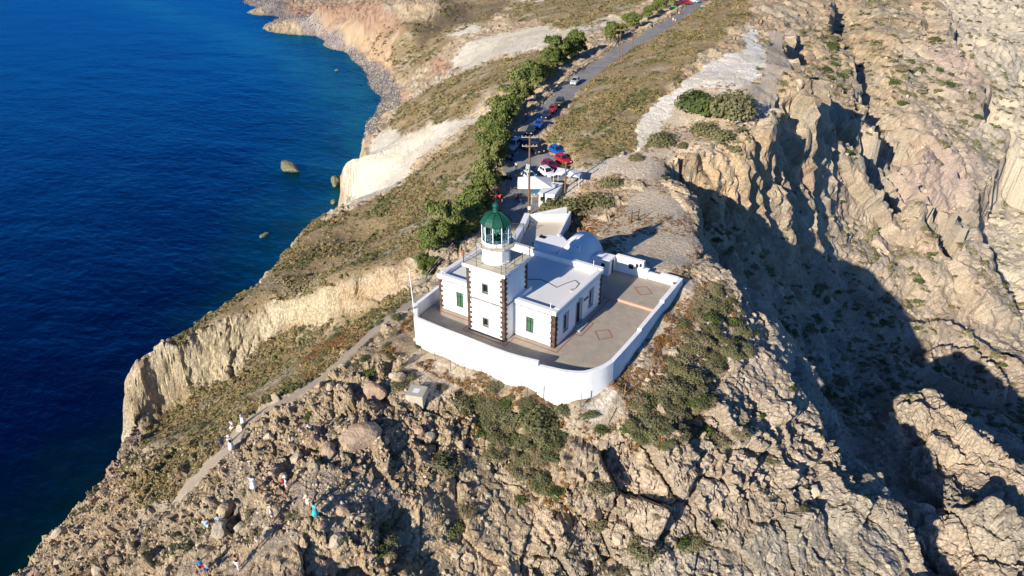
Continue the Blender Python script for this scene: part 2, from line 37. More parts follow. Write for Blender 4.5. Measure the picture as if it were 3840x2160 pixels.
LINES={"footpath":[[[-22.25,5.96],[-22.32,2.0],[-21.91,-1.79],[-21.15,-6.99],[-20.41,-11.35],[-20.59,-13.48],[-21.49,-16.34],[-23.51,-18.26],[-24.26,-20.44],[-22.2,-23.22],[-22.69,-26.1],[-23.36,-28.18]],0.8],"trail":[[[-20.01,55.21],[-21.1,49.36],[-21.87,42.48],[-22.04,40.15]],1.6],"trail2":[[[6.71,7.57],[7.02,2.33],[6.67,-1.77],[6.33,-3.26]],0.9]}
ROAD=[[-75.32,286.52,-1.29],[-74.51,262.39,-1.41],[-71.86,241.63,-1.19],[-66.05,213.68,-0.57],[-62.77,184.59,-0.47],[-61.04,167.0,-1.08],[-62.27,155.63,-2.27],[-60.45,142.18,-2.16],[-58.23,125.69,-3.05],[-55.8,110.19,-3.21],[-52.59,97.3,-3.35],[-49.79,85.96,-3.51],[-47.05,75.44,-3.5],[-43.67,65.57,-3.77],[-39.67,56.18,-4.16],[-36.9,50.85,-4.54]]
LOT=[[-25.19,27.89,-3.82],[-32.07,40.3,-4.06],[-38.3,50.77,-4.81],[-44.72,62.2,-4.1],[-38.61,62.3,-3.01],[-30.57,57.37,-2.79],[-25.66,50.32,-2.15],[-25.88,46.07,-2.76],[-24.65,42.14,-3.04],[-21.44,31.72,-3.52],[-22.63,28.33,-3.8]]
OBJ={"ROWCARS":[[-30.62,48.7,-0.348],[-29.62,50.17,-0.383],[-30.37,52.45,-0.46],[-30.55,54.61,-0.544],[-32.46,57.31,-0.443]],"ROADCARS":[[-44.82,68.8],[-45.52,73.1],[-47.45,79.52],[-48.57,84.31],[-49.65,89.4],[-55.8,108.68],[-38.04,60.38],[-41.14,61.36],[-42.72,59.81]],"FARCARS":[[-76.37,232.41],[-76.53,237.38],[-76.05,240.04],[-75.26,242.98],[-74.71,251.32],[-72.39,259.85]],"BIKES":[[-40.42,53.76],[-35.54,45.03],[-34.85,44.85],[-41.43,55.81]],"PEOPLE":{"whitedress":[-23.93,-20.2],"crouch":[-25.87,-20.26],"bluman":[-23.18,-23.31],"longdress":[-21.62,-23.33],"redpack":[-10.89,-25.55],"armsout":[-13.02,-27.14],"hips":[-9.68,-28.17],"whiteman":[-7.61,-26.16],"teal":[-6.82,-26.25],"pattern":[-9.26,-30.1],"ltblue":[-14.27,-30.06],"blonde":[-15.76,-30.44],"blacktop":[-9.64,-31.94],"rockA":[-13.68,-20.94],"rockB":[-13.02,-20.5],"botA":[-12.32,-33.37],"botB":[-11.93,-33.13]},"PARKPEOPLE":[[-36.55,50.87],[-33.62,45.99],[-32.6,46.26],[-63.36,196.81],[-61.9,195.13],[-67.59,213.98]],"POLES":{"big":[-23.78,34.25],"mid":[-21.56,41.74],"D":[-29.31,70.04],"A":[-58.16,141.21],"B":[-52.27,129.83],"Cc":[-58.78,151.8],"F":[-89.01,242.04],"G":[-85.12,238.15]},"TREES":[[-27.41,12.8,1.16],[-26.68,14.3,1.53],[-26.83,17.54,1.79],[-27.34,21.7,1.85],[-30.17,27.64,1.96],[-33.59,35.02,1.97],[-35.52,40.19,1.91],[-40.19,48.3,2.2],[-43.69,53.96,2.45],[-46.12,58.53,2.52],[-50.69,67.4,2.69],[-55.21,75.88,2.84],[-59.16,85.99,2.83],[-60.98,93.13,2.73],[-66.94,106.83,2.95],[-69.41,115.17,2.92],[-71.27,122.74,3.02],[-72.03,129.47,2.94],[-72.99,136.05,3.02],[-73.48,142.83,2.77],[-54.4,69.37,2.01],[-30.56,24.38,1.6],[-25.53,11.01,0.89],[-29.89,30.46,1.58],[-25.49,22.1,1.53],[-71.2,163.17,2.59],[-72.34,171.64,2.67],[-74.88,183.71,2.6],[-77.35,196.25,2.52],[-78.76,211.8,2.84],[-79.13,221.1,2.71],[-84.24,244.64,3.35],[-80.14,184.27,2.07]],"DOMES":[[-20.15,36.8,1.91],[-16.88,36.29,2.35],[-14.3,39.13,1.95],[-15.03,44.84,1.27],[-13.95,79.69,3.69],[-11.42,79.22,3.04],[-7.3,80.46,3.61],[-9.96,73.51,1.87],[-6.26,71.27,1.53],[-14.9,65.26,1.82],[-11.07,65.8,0.85],[-28.95,54.4,1.05],[-15.78,56.23,0.91],[-19.99,31.63,1.2]],"BUSHES":[[-1.47,-7.47,1.92],[1.42,-6.3,2.04],[-2.52,-9.13,1.65],[0.54,-8.25,2.03],[2.74,-6.49,1.78],[4.32,-7.15,1.51],[3.1,-8.52,1.51],[4.67,-9.15,1.25],[3.3,-11.2,0.99],[6.4,-9.6,1.11],[8.99,-7.65,1.49],[10.11,-8.59,1.23],[10.21,-1.23,1.9],[11.61,-1.07,1.78],[9.96,1.03,1.55],[9.88,-3.27,1.26],[10.51,2.99,1.58],[10.15,5.15,1.34],[10.29,7.69,1.37],[12.04,6.37,1.62],[13.57,4.1,1.58],[15.14,3.2,1.3],[17.08,2.79,1.16],[18.47,3.73,1.04],[9.09,18.8,1.38],[11.15,18.72,1.52],[10.96,15.71,1.48],[13.11,17.89,1.5],[11.29,11.36,1.42],[-3.78,-14.58,1.58],[-2.34,-14.16,1.22],[-3.32,-22.57,1.23],[-2.65,-24.01,0.98],[-0.08,-17.41,1.06],[0.12,-15.64,1.08],[14.17,-8.9,1.94],[12.97,-10.23,1.09],[17.66,-4.43,1.23],[16.95,-5.5,0.98],[-15.97,-18.33,0.75],[-16.13,-19.22,0.7],[-10.97,-11.02,1.09],[-11.24,-9.49,0.93],[-17.63,-10.49,0.83],[-14.47,-11.02,1.02],[-17.11,-9.41,0.69],[-7.7,-8.71,0.58],[-17.71,-4.11,0.82],[-16.74,-6.46,0.71],[-19.97,-1.12,0.77],[-13.82,-4.68,0.57],[-6.15,-12.2,0.55],[-2.82,-11.36,0.62],[-6.49,-14.14,0.37],[-3.22,-5.76,1.05],[-5.16,-9.34,1.41],[-4.5,-8.04,1.16],[7.42,-4.11,0.88],[5.96,-4.16,1.0],[3.78,-4.33,1.15],[9.59,18.41,1.37],[8.97,12.41,1.01],[-1.37,-6.68,1.03],[-6.21,-17.49,0.52],[-5.0,-18.3,0.47],[-31.96,-22.95,0.8],[-31.12,-24.77,0.67],[-36.53,-17.89,0.94],[15.3,19.28,0.6],[20.8,15.18,0.63],[21.66,6.57,0.74],[25.18,7.37,0.53],[19.19,-1.73,0.7],[42.35,30.92,0.99],[26.45,18.96,0.55],[19.27,8.98,0.6],[26.6,6.81,0.66],[25.58,4.32,0.65]],"BOULDERS":[[-12.29,-13.19,1.33],[-9.27,-18.63,2.25],[-10.44,-21.2,1.27],[-12.44,-20.91,0.95],[-7.6,-17.22,0.95],[-10.82,-7.92,0.67],[-8.99,-20.74,0.69],[-12.15,-24.96,0.79],[-12.56,-25.51,0.5],[-15.64,-24.19,0.71],[-23.58,-20.76,0.74],[-15.25,-28.72,1.35],[-18.13,-28.66,0.93],[-14.02,-30.26,1.2],[-12.59,-29.35,0.76],[-15.15,-31.4,0.99],[-9.29,-28.99,0.84],[-4.98,-26.2,0.96],[-6.0,-26.47,0.59],[-15.36,-20.91,0.61],[-18.22,-21.45,0.7],[-12.89,-8.78,0.59],[-19.16,-10.57,0.78],[-18.94,-14.21,0.59],[-11.4,-23.15,0.41],[12.16,-10.23,0.97],[-14.75,-3.99,0.52]],"BLOCK":[-8.49,-11.41],"SEAROCKS":[[-184.48,119.77],[-144.75,73.2],[-157.47,117.61],[-145.69,104.27],[-290.83,251.02]],"TENT":[[-26.52,40.91],[-23.85,43.52],[-23.41,38.57],[-24.54,39.34],[-26.6,37.58],[-26.59,40.15]],"RACKS":[[-31.69,40.56],[-30.21,40.96],[-28.88,40.99]],"GARDENFENCE":[[-21.89,33.26],[-16.96,31.87],[-12.73,32.92],[-8.51,34.6],[-6.1,32.85],[-4.41,33.08],[-3.03,34.51],[0.89,34.99],[4.86,28.06],[5.77,22.3]],"FRAME":[[-6.19,32.79],[-5.52,33.63]],"PATHFENCE":[[-25.33,7.68],[-24.57,9.55],[-24.54,12.71],[-24.66,15.9]],"LOWFENCE":[[1.58,-4.61],[3.09,-4.13],[5.42,-4.26],[7.96,-3.28],[8.21,-0.84],[8.98,3.77]],"CAVE":[-5.42,71.74,1.91],"WHITEROCK":[-3.29,75.74,1.94]}
POLEH=dict(big=12.7,mid=5.6,D=6.7,A=7.7,B=6.2,Cc=6.0,F=8.5,G=5.5)
# ---------------------------------------------------------------- terrain maths
def hraw(ix, iy, iz, seed):
    h = ix.astype(np.int32).view(np.uint32)*np.uint32(374761393) + iy.astype(np.int32).view(np.uint32)*np.uint32(668265263) + iz.astype(np.int32).view(np.uint32)*np.uint32(2147483647-58) + np.uint32((seed*1274126177) & 0xffffffff)
    h = (h ^ (h >> np.uint32(13)))*np.uint32(1274126177)
    h = (h ^ (h >> np.uint32(16)))*np.uint32(2246822519)
    return h ^ (h >> np.uint32(15))
def hash3(ix, iy, iz, seed):
    return hraw(ix, iy, iz, seed).astype(np.float32)*np.float32(1/4294967296.0)
def vnoise(x, y, z=None, seed=0):
    x = np.asarray(x, np.float32); y = np.asarray(y, np.float32)
    fx = np.floor(x); fy = np.floor(y)
    tx = x-fx; ty = y-fy; tx = tx*tx*(3-2*tx); ty = ty*ty*(3-2*ty)
    if z is None:
        o = np.zeros_like(fx)
        a = hash3(fx, fy, o, seed); b = hash3(fx+1, fy, o, seed); c = hash3(fx, fy+1, o, seed); d = hash3(fx+1, fy+1, o, seed)
        a += (b-a)*tx; c += (d-c)*tx; a += (c-a)*ty
        return a*2-1
    z = np.asarray(z, np.float32); fz = np.floor(z); tz = z-fz; tz = tz*tz*(3-2*tz)
    rr = []
    for dz in (0, 1):
        fzz = fz+dz
        a = hash3(fx, fy, fzz, seed); b = hash3(fx+1, fy, fzz, seed); c = hash3(fx, fy+1, fzz, seed); d = hash3(fx+1, fy+1, fzz, seed)
        a += (b-a)*tx; c += (d-c)*tx; a += (c-a)*ty; rr.append(a)
    return (rr[0]+(rr[1]-rr[0])*tz)*2-1
def fbm(x, y, z=None, octaves=4, seed=0, gain=.5):
    a, s, t = 1.0, 0, 0
    for o in range(octaves):
        k = 2.03**o
        s = s + a*vnoise(x*k, y*k, None if z is None else z*k, seed+o*17); t += a; a *= gain
    return s/t
def blocks(x, y, z, seed, tilt=1.0):
    """cracked rock: every 3D cell gets its own height and tilt, cracks sink between cells"""
    x = x.astype(np.float32); y = y.astype(np.float32); z = z.astype(np.float32)
    fx = np.floor(x); fy = np.floor(y); fz = np.floor(z); k = np.float32(1/1023.)
    f1 = np.full(x.shape, 9., np.float32); f2 = f1.copy(); hh = np.zeros(x.shape, np.uint32); bx = np.zeros_like(x); by = np.zeros_like(x)
    for dx in (-1, 0, 1):
        for dy in (-1, 0, 1):
            for dz in (-1, 0, 1):
                cx, cy, cz = fx+dx, fy+dy, fz+dz
                h = hraw(cx, cy, cz, seed)
                px = x-cx-(h & np.uint32(1023)).astype(np.float32)*k
                py = y-cy-((h >> np.uint32(10)) & np.uint32(1023)).astype(np.float32)*k
                pz = z-cz-((h >> np.uint32(20)) & np.uint32(1023)).astype(np.float32)*k
                d = px*px+py*py+pz*pz
                m = d < f1
                f2 = np.where(m, f1, np.minimum(f2, d)); f1 = np.where(m, d, f1)
                hh = np.where(m, h, hh); bx = np.where(m, px, bx); by = np.where(m, py, by)
    h2 = (hh ^ (hh >> np.uint32(7)))*np.uint32(2654435761); h2 ^= h2 >> np.uint32(13)
    a = (h2 & np.uint32(1023))*k; b = ((h2 >> np.uint32(10)) & np.uint32(1023))*k; c = ((h2 >> np.uint32(20)) & np.uint32(1023))*k
    val = (a*1.2-.5) + tilt*((b-.5)*bx*2.6+(c-.5)*by*2.6)
    idr = (a*7.7+b*3.1) % 1
    f1 = np.sqrt(f1); f2 = np.sqrt(f2)
    edge = np.clip((f2-f1)/.10, 0, 1)
    return val.astype(np.float32), edge*edge*(3-2*edge), idr.astype(np.float32)
def smooth(a, b, x):
    t = np.clip((x-a)/(b-a), 0, 1); return t*t*(3-2*t)
def seg_dist(x, y, pts):
    """distance to polyline and side (+ = left of its direction)"""
    best = np.full(x.shape, 1e9); side = np.zeros(x.shape); tt = np.zeros(x.shape)
    n = len(pts)-1
    for i in range(n):
        ax, ay = pts[i][:2]; bx, by = pts[i+1][:2]
        ux, uy = bx-ax, by-ay; L = ux*ux+uy*uy
        traw = ((x-ax)*ux+(y-ay)*uy)/L; t = np.clip(traw, 0, 1)
        dx, dy = x-ax-t*ux, y-ay-t*uy; d = np.hypot(dx, dy)
        s = np.sign(ux*(y-ay)-uy*(x-ax))
        m = d < best-1e-9
        best = np.where(m, d, best); side = np.where(m, s, side); tt = np.where(m, i+t, tt)
    return best, side, tt/n
def in_poly(x, y, poly):
    r = np.zeros(x.shape, bool); n = len(poly); j = n-1
    for i in range(n):
        xi, yi = poly[i][:2]; xj, yj = poly[j][:2]
        c = ((yi > y) != (yj > y)) & (x < (xj-xi)*(y-yi)/(yj-yi+1e-12)+xi)
        r ^= c; j = i
    return r
_rbf = {}
def rbf_height(x, y, CTRL):
    if x.ndim == 2 and x.size > 200000:        # smooth surface: sample every 4th, interpolate
        ii = np.unique(np.r_[np.arange(0, x.shape[0], 4), x.shape[0]-1]); jj = np.unique(np.r_[np.arange(0, x.shape[1], 4), x.shape[1]-1])
        zc = rbf_height(x[np.ix_(ii, jj)], y[np.ix_(ii, jj)], CTRL)
        I = np.arange(x.shape[0]); J = np.arange(x.shape[1])
        a = np.clip(np.searchsorted(ii, I, 'right')-1, 0, len(ii)-2); fa = ((I-ii[a])/(ii[a+1]-ii[a]))[:, None]
        zr = zc[a]*(1-fa)+zc[a+1]*fa
        b = np.clip(np.searchsorted(jj, J, 'right')-1, 0, len(jj)-2); fb = ((J-jj[b])/(jj[b+1]-jj[b]))[None, :]
        return zr[:, b]*(1-fb)+zr[:, b+1]*fb
    if 'w' not in _rbf:
        P = np.array(CTRL, float); n = len(P)
        D = np.hypot(P[:, None, 0]-P[None, :, 0], P[:, None, 1]-P[None, :, 1])
        A = np.zeros((n+3, n+3)); A[:n, :n] = D - np.eye(n)*.15   # a little smoothing
        A[:n, n] = 1; A[:n, n+1] = P[:, 0]; A[:n, n+2] = P[:, 1]; A[n:, :n] = A[:n, n:].T
        b = np.zeros(n+3); b[:n] = P[:, 2]
        _rbf['w'] = np.linalg.solve(A, b); _rbf['P'] = P
    w, P = _rbf['w'], _rbf['P']; n = len(P)
    sh = x.shape; xf, yf = x.ravel(), y.ravel(); z = np.empty(xf.shape)
    for s in range(0, len(xf), 60000):
        a, b = xf[s:s+60000], yf[s:s+60000]
        z[s:s+60000] = np.hypot(a[:, None]-P[None, :, 0], b[:, None]-P[None, :, 1])@w[:n]+w[n]+w[n+1]*a+w[n+2]*b
    return z.reshape(sh)
def base_height(x, y, CTRL, feats, coast, sea):
    z = rbf_height(x, y, CTRL)
    for (pts, drop, wd, L, rise) in feats:       # crests: sheer behind, then the ground comes back up
        R = L*1.3+3; px_ = [p[0] for p in pts]; py_ = [p[1] for p in pts]
        full = (x, y, z); sel = (x > min(px_)-R) & (x < max(px_)+R) & (y > min(py_)-R) & (y < max(py_)+R)
        if not sel.any(): continue
        x, y = x[sel], y[sel]
        d, s, t = seg_dist(x, y, pts)
        e = smooth(0, .12, t)*smooth(1, .88, t)
        jag = vnoise(x*.22, y*.22, None, 5)*1.6+vnoise(x*.6, y*.6, None, 6)*.6
        sd = d*s + jag*min(1, drop/5)*min(1, L/18) - .8
        back = -drop*smooth(0, wd, sd)*(1-smooth(wd*1.5, L, sd))
        front = rise*np.exp(np.minimum(sd, 0)/(L*.35))*(sd < 0) + rise*(1-smooth(0, wd, sd))*(sd >= 0)
        near = (d < L*1.3)
        x, y, z = full; z = z.copy(); z[sel] += np.where(near, (back + front)*e, 0)
    cx = x+vnoise(x*.1, y*.1, None, 31)*1.4+vnoise(x*.35, y*.35, None, 32)*.6; cy = y+vnoise(x*.1, y*.1, None, 33)*1.4+vnoise(x*.35, y*.35, None, 34)*.6
    d, s, t = seg_dist(cx, cy, coast)
    out = ~in_poly(cx, cy, coast)
    z = np.where(out, np.minimum(z, z - d*2.6 + 0), z)
    z = np.maximum(z, sea-14)
    return z
# ---------------------------------------------------------------- helpers
def tag(o, label=None, cat=None, group=None, kind=None):
    if label: o['label'] = label
    if cat: o['category'] = cat
    if group: o['group'] = group
    if kind: o['kind'] = kind
    return o
def link(name, me, mat=None, parent=None):
    o = bpy.data.objects.new(name, me); col.objects.link(o)
    if mat is not None and len(me.materials) == 0: me.materials.append(mat)
    if parent is not None: o.parent = parent
    return o
def mesh_np(name, V, Fq, smooth_=True):
    me = bpy.data.meshes.new(name)
    n = len(V); m = len(Fq); k = Fq.shape[1]
    me.vertices.add(n); me.vertices.foreach_set('co', V.astype(np.float32).ravel())
    me.loops.add(m*k); me.loops.foreach_set('vertex_index', Fq.astype(np.int32).ravel())
    me.polygons.add(m); me.polygons.foreach_set('loop_start', np.arange(0, m*k, k, dtype=np.int32))
    me.update(calc_edges=True)
    me.polygons.foreach_set('use_smooth', np.full(m, smooth_, bool))
    return me
def nodes_of(name):
    m = bpy.data.materials.new(name); m.use_nodes = True
    nt = m.node_tree; b = nt.nodes['Principled BSDF']; b.inputs['Specular IOR Level'].default_value = .25
    return m, nt, b
def N(nt, t, **kw):
    n = nt.nodes.new(t)
    for k, v in kw.items():
        if k in n.inputs: n.inputs[k].default_value = v
        else: setattr(n, k, v)
    return n
# ---------------------------------------------------------------- terrain
def road_profile(x, y):
    d, s, t = seg_dist(x, y, ROAD)
    n = len(ROAD)-1; tt = t*n; i = np.clip(tt.astype(int), 0, n-1); f = tt-i
    z = np.array([p[2] for p in ROAD]); zs = np.convolve(np.r_[z[0], z, z[-1]], [.25, .5, .25], 'valid')
    return d, s, zs[i]*(1-f)+zs[i+1]*f
COMPOUND = [(-15.9, -5.0), (-13.9, -5.0), (.5, -4.4), (2.8, -3.9), (4.9, -3.1), (5.9, -1.8), (6.4, .2), (6.3, 18.4), (-3.0, 18.2), (-9, 24), (-12, 14), (-16, 12)]
def ground0(x, y):
    z = base_height(x, y, CTRL, FEATS, COAST, SEA)
    z = np.where(x > 12, np.maximum(z, SEA+4+.15*(z-SEA)+vnoise(x*.06, y*.06, None, 12)*2), z)
    dl, sl, tl = seg_dist(x, y, LOT+[LOT[0]])
    inl = in_poly(x, y, LOT)
    w = np.where(inl, 1.0, 1-smooth(0, 3.0, dl))
    lotz = -3.9 + (y-45)*.012
    z = z*(1-w)+lotz*w
    d, s, rz = road_profile(x, y)
    w = 1-smooth(3.0, 7.0, d)
    z = z*(1-w)+(rz*(1-.0)+0)*w
    return z
def build_terrain():
    cx, cy = 26.94, -50.09
    rows = [14.0]
    while rows[-1] < 820:
        r = rows[-1]; rows.append(r*(1+(.0029 if r < 150 else .0046)))
    r = np.array(rows); az = np.linspace(-.568-1.02, -.568+.98, 860)
    Rr, A = np.meshgrid(r, az, indexing='ij')
    X = cx+Rr*np.sin(A); Y = cy+Rr*np.cos(A)
    Z = ground0(X, Y)
    nr, na = X.shape
    def zone(k, warp=1.0, freq=.35):
        s = np.clip(Rr/90, .6, 4)
        wx = X+fbm(X*freq/s, Y*freq/s, None, 3, 71)*warp*2.2*s; wy = Y+fbm(X*freq/s, Y*freq/s, None, 3, 83)*warp*2.2*s
        m = np.zeros(X.shape, bool)
        for p in ZONES[k]: m |= in_poly(wx, wy, p)
        return m
    def blur(m, it=3):
        m = m.astype(np.float32)
        for _ in range(it):
            m[1:-1] = (m[:-2]+2*m[1:-1]+m[2:])/4; m[:, 1:-1] = (m[:, :-2]+2*m[:, 1:-1]+m[:, 2:])/4
        return m
    K = {k: blur(zone(k, .9 if k not in ('beach',) else .5)) for k in ZONES if ZONES[k]}
    for kk, nz_ in (('white', .5), ('sand', .4)): K[kk] = smooth(.34, .66, blur(K[kk], 9)+fbm(X*.45, Y*.45, None, 4, 190)*nz_*(K[kk] < 2))
    dp, _, _ = seg_dist(X+fbm(X*.5, Y*.5, None, 2, 3)*.5, Y, LINES['footpath'][0]); K['path'] = smooth(1.25, .7, dp)
    K['trail'] = np.maximum(smooth(2.6, 1.2, seg_dist(X+fbm(X*.3, Y*.3, None, 2, 3), Y, LINES['trail'][0])[0]), smooth(1.3, .7, seg_dist(X+fbm(X*.5, Y*.5, None, 2, 3)*.6, Y, LINES['trail2'][0])[0]))
    drd, sdr, rz = road_profile(X, Y); road = drd < 2.45
    lot = in_poly(X, Y, LOT)
    incomp = in_poly(X, Y, COMPOUND)
    dc = seg_dist(X, Y, COMPOUND+[COMPOUND[0]])[0]; dc = np.where(incomp, -dc, dc)
    # slope of the smooth ground: steep = bare rock
    Pn = np.stack([X, Y, Z], -1)
    def normals(Pn):
        du = np.empty_like(Pn); dv = np.empty_like(Pn)
        du[1:-1] = Pn[2:]-Pn[:-2]; du[0] = Pn[1]-Pn[0]; du[-1] = Pn[-1]-Pn[-2]
        dv[:, 1:-1] = Pn[:, 2:]-Pn[:, :-2]; dv[:, 0] = Pn[:, 1]-Pn[:, 0]; dv[:, -1] = Pn[:, -1]-Pn[:, -2]
        n = np.cross(dv, du); n /= np.linalg.norm(n, axis=-1, keepdims=True)+1e-9
        return n*np.sign(n[..., 2:3]+1e-6)
    Nn = normals(Pn)
    steep = smooth(.78, .55, Nn[..., 2])
    flatm = np.clip(np.maximum.reduce([K['path'], K['trail']*.8, blur(road | lot, 2), K['white']*.55*(1-steep*.8), K['sand']*.8*(1-steep), K['gravel']*.85, K['beach']*.85, smooth(4.0, 1.2, dc)]), 0, 1)
    scr = K['scrub']*(1-steep)
    rockbed, slab = K['rockbed'], K['slabrock']
    other = np.clip(1-scr-flatm-rockbed-slab, 0, 1)
    # --- relief
    far = np.clip(Rr/70, 1, 4)
    lowf = fbm(X*.06, Y*.06, Z*.06, 4, 11)
    disp = lowf*(.75*other+.35*scr+.5*slab+.4*rockbed)*(1-flatm)*np.clip(far*.7, .6, 2.2)
    amp = (1-flatm)
    def blk(size, seed, tilt, mask, gate, aniso=(1, 1, 1), rot=0.5, crack=.32):
        idx = np.where((mask*amp > .02) & (Z > SEA-3))
        x, y, z = X[idx], Y[idx], Z[idx]
        xr = x*math.cos(rot)-y*math.sin(rot); yr = x*math.sin(rot)+y*math.cos(rot)
        wv = fbm(x/size*.8, y/size*.8, z/size*.8, 2, seed+5)*.45
        v, e, i = blocks(xr/size/aniso[0]+wv, yr/size/aniso[1]-wv, z/size/aniso[2]+wv, seed, tilt)
        g = smooth(gate, gate+.12, i)
        out = np.zeros(X.shape, np.float32); ed = np.ones(X.shape, np.float32); ii = np.zeros(X.shape, np.float32)
        out[idx] = (v*g-crack*(1-e)*g)*size; ed[idx] = 1-(1-e)*g; ii[idx] = i
        return out, ed, ii
    b1, e1, i1 = blk(5.6, 101, 1.0, np.maximum(slab, other*.7), .1, (1.25, .8, .8), .6, .42)
    b2, e2, i2 = blk(2.4, 202, 1.15, np.maximum.reduce([rockbed, slab, other]), .4, (1.3, .85, .8), .4, .45)
    b3, e3, i3 = blk(1.0, 303, 1.3, np.maximum.reduce([rockbed, slab*.7, other*.7]), .35, (1, 1, 1), .9)
    b4, e4, i4 = blk(.5, 404, 1.4, np.maximum(rockbed, slab*.6), .3, (1, 1, 1), .2)
    fine = fbm(X*1.6, Y*1.6, Z*1.6, 3, 55)
    ridged = 1-np.abs(fbm(X*.22, Y*.22, Z*.3, 4, 77))*2
    slm = np.clip(slab-rockbed, 0, 1)
    disp += amp*(b1*(.34*slm+.12*other) + b2*(.27*rockbed+.26*slm+.11*other) + b3*(.36*rockbed+.42*slm+.16*other) + b4*(.27*rockbed+.38*slm))
    disp += (ridged-.6)*amp*(.35*other+.2*slab+.15*scr)*np.clip(far, 1, 3)*.8
    disp += fine*(.08+(.17*rockbed+.17*slm+.16*other)*amp)*(1-.75*flatm)
    # en-echelon ribs of the far gorge side: they climb away from the sun and break off sheer behind
    ph = Y/17.+fbm(X*.022, Y*.03, None, 3, 181)*2.6+X*.012; fr_ = ph-np.floor(ph)
    saw = np.where(fr_ < .86, fr_/.86, (1-fr_)/.14)
    disp += (saw-.5)*amp*other*smooth(-8, 4, X)*smooth(35, 60, Y)*(1.6+2.2*np.clip(fbm(X*.03, Y*.03, None, 2, 182)+.4, 0, 1))
    # steep faces get vertical gullies
    gul = fbm(X*.33, Y*.33, Z*.05, 3, 99)
    disp += gul*steep*(1.9-1.3*smooth(0, 15, X)-1.2*K['white']-1.2*K['tan'])*(1-flatm)*np.clip(far, 1, 2)
    under = smooth(SEA+1.5, SEA-1, Z)
    disp *= (1-under*.7)*(1-.55*steep*(X < -22))
    # edges of the compound: pull the ground down below floors, up to the wall foot outside
    D = Nn*disp[..., None]
    Pn = Pn+D
    Pn[..., 2] = np.where(incomp, np.minimum(Pn[..., 2], -.9), Pn[..., 2])
    Z2 = Pn[..., 2]
    # --- colour (albedo of what lies there, with one gully's darkness painted in)
    def C(h): return np.array(h, np.float32)
    n1 = fbm(X*.12, Y*.12, Z*.12, 4, 21)[..., None]; n2 = fbm(X*.9/far, Y*.9/far, Z*.9/far, 3, 22)[..., None]; n3 = fbm(X*3., Y*3., Z*3., 2, 23)[..., None]
    rock = C((.41, .32, .205))+n1*C((.05, .05, .05))+n2*C((.05, .045, .04))
    east = smooth(-5, 20, X)[..., None]
    rock = rock*(1-east*.75)+east*.75*(C((.42, .355, .275))+n1*.05+n2*.04)
    greyn = smooth(.0, .35, fbm(X*.07+9, Y*.07, Z*.2, 3, 44))[..., None]*.55
    rock = rock*(1-greyn)+greyn*(C((.36, .335, .27))+n2*.05)
    redn = smooth(.18, .4, fbm(X*.16, Y*.16, Z*.25, 3, 45))[..., None]*.5*(1-east*.5)
    rock = rock*(1-redn)+redn*C((.34, .215, .15))
    rock *= 1+((i2[..., None]-.5)*.30+(i1[..., None]-.5)*.22+(i3[..., None]-.5)*.16)*(1-np.clip(flatm+scr, 0, 1))[..., None]
    colr = rock
    def over(m, c):
        nonlocal colr
        m = np.clip(m, 0, 1)[..., None]; colr = colr*(1-m)+c*m
    soil = C((.33, .265, .175))+n2*C((.06, .05, .04))+n3*.03
    flatness = smooth(.80, .95, Nn[..., 2])
    crumb = smooth(.0, .3, fbm(X*.3, Y*.3, None, 3, 91))*flatness
    over(crumb*.6*(rockbed+other*.6), soil)
    sc_soil = C((.29, .22, .12))+n1*C((.05, .035, .02))+n2*C((.06, .05, .03))+n3*.02
    over(scr, sc_soil)
    over(scr*smooth(.12, .45, fbm(X*.09+3, Y*.2, None, 4, 61))*.7, C((.42, .36, .26))+n2*.05)
    over(K['tan']*(1-.3*scr), C((.50, .42, .27))+n2*C((.08, .075, .07))+n1*.05)
    over(K['orange']*smooth(-.3, .3, n1[..., 0]+.4)*.85, C((.49, .37, .23))+n2*.08)
    over(K['yellow']*.4, C((.22, .21, .06)))
    over(K['rust']*.75, C((.22, .125, .05))+n2*.04)
    over(K['red']*.7, C((.36, .21, .14))+n2*.06)
    over(K['ochre']*.85, C((.50, .34, .20))+n2*.06)
    over(K['dark']*.8, C((.13, .10, .07))+n2*.04)  # far coast gully: its darkness is painted into the ground colour, not dug
    over(K['pinkslab']*.7, C((.42, .33, .27))+n2*.03)
    over(K['pale']*.85, C((.52, .46, .35))+n1*.05+n2*.03)
    over(K['sand']*.9*(1-steep), C((.64, .53, .385))+n2*C((.07, .07, .07))+n1*.04)
    over(K['sand']*(1-steep)*smooth(.05, .35, fbm(X*.13, Y*.13, None, 3, 66))*.3, C((.40, .35, .26)))
    wn_ = smooth(-.35, .1, fbm(X*.1+5, Y*.1, None, 4, 67))
    over(K['white']*(.7+.3*wn_), np.where((X > -60)[..., None], C((.80, .755, .64)), C((.62, .565, .45)))+n2*.10)
    over(K['gravel']*.8, C((.31, .26, .20))+n3*.04)
    over(K['path']*.85, C((.37, .315, .24))+n2*.05)
    over(K['trail']*.85, C((.60, .54, .44))+n2*.05)
    pb = smooth(-.1, .25, fbm(X*1.2, Y*1.2, None, 2, 68))
    over(K['beach']*(1-steep*.5), C((.21, .175, .165))+pb[..., None]*C((.13, .12, .12))+n3*.05)
    over(smooth(1.2, .1, dc)*(dc > -1)*.6, soil*.9)
    bed = C((.10, .115, .09))+n1*.03+smooth(.1, .3, fbm(X*.12, Y*.12, None, 3, 69))[..., None]*C((.14, .15, .10))
    over(smooth(SEA+.8, SEA-.6, Z2)[...]*.95, bed)
    colr = np.clip(colr, .02, .85)
    # --- mesh split by kind of ground
    idx = np.arange(nr*na).reshape(nr, na)
    quad = np.stack([idx[:-1, :-1], idx[:-1, 1:], idx[1:, 1:], idx[1:, :-1]], -1).reshape(-1, 4)
    def q(a): return a.ravel()[quad[:, 0]]
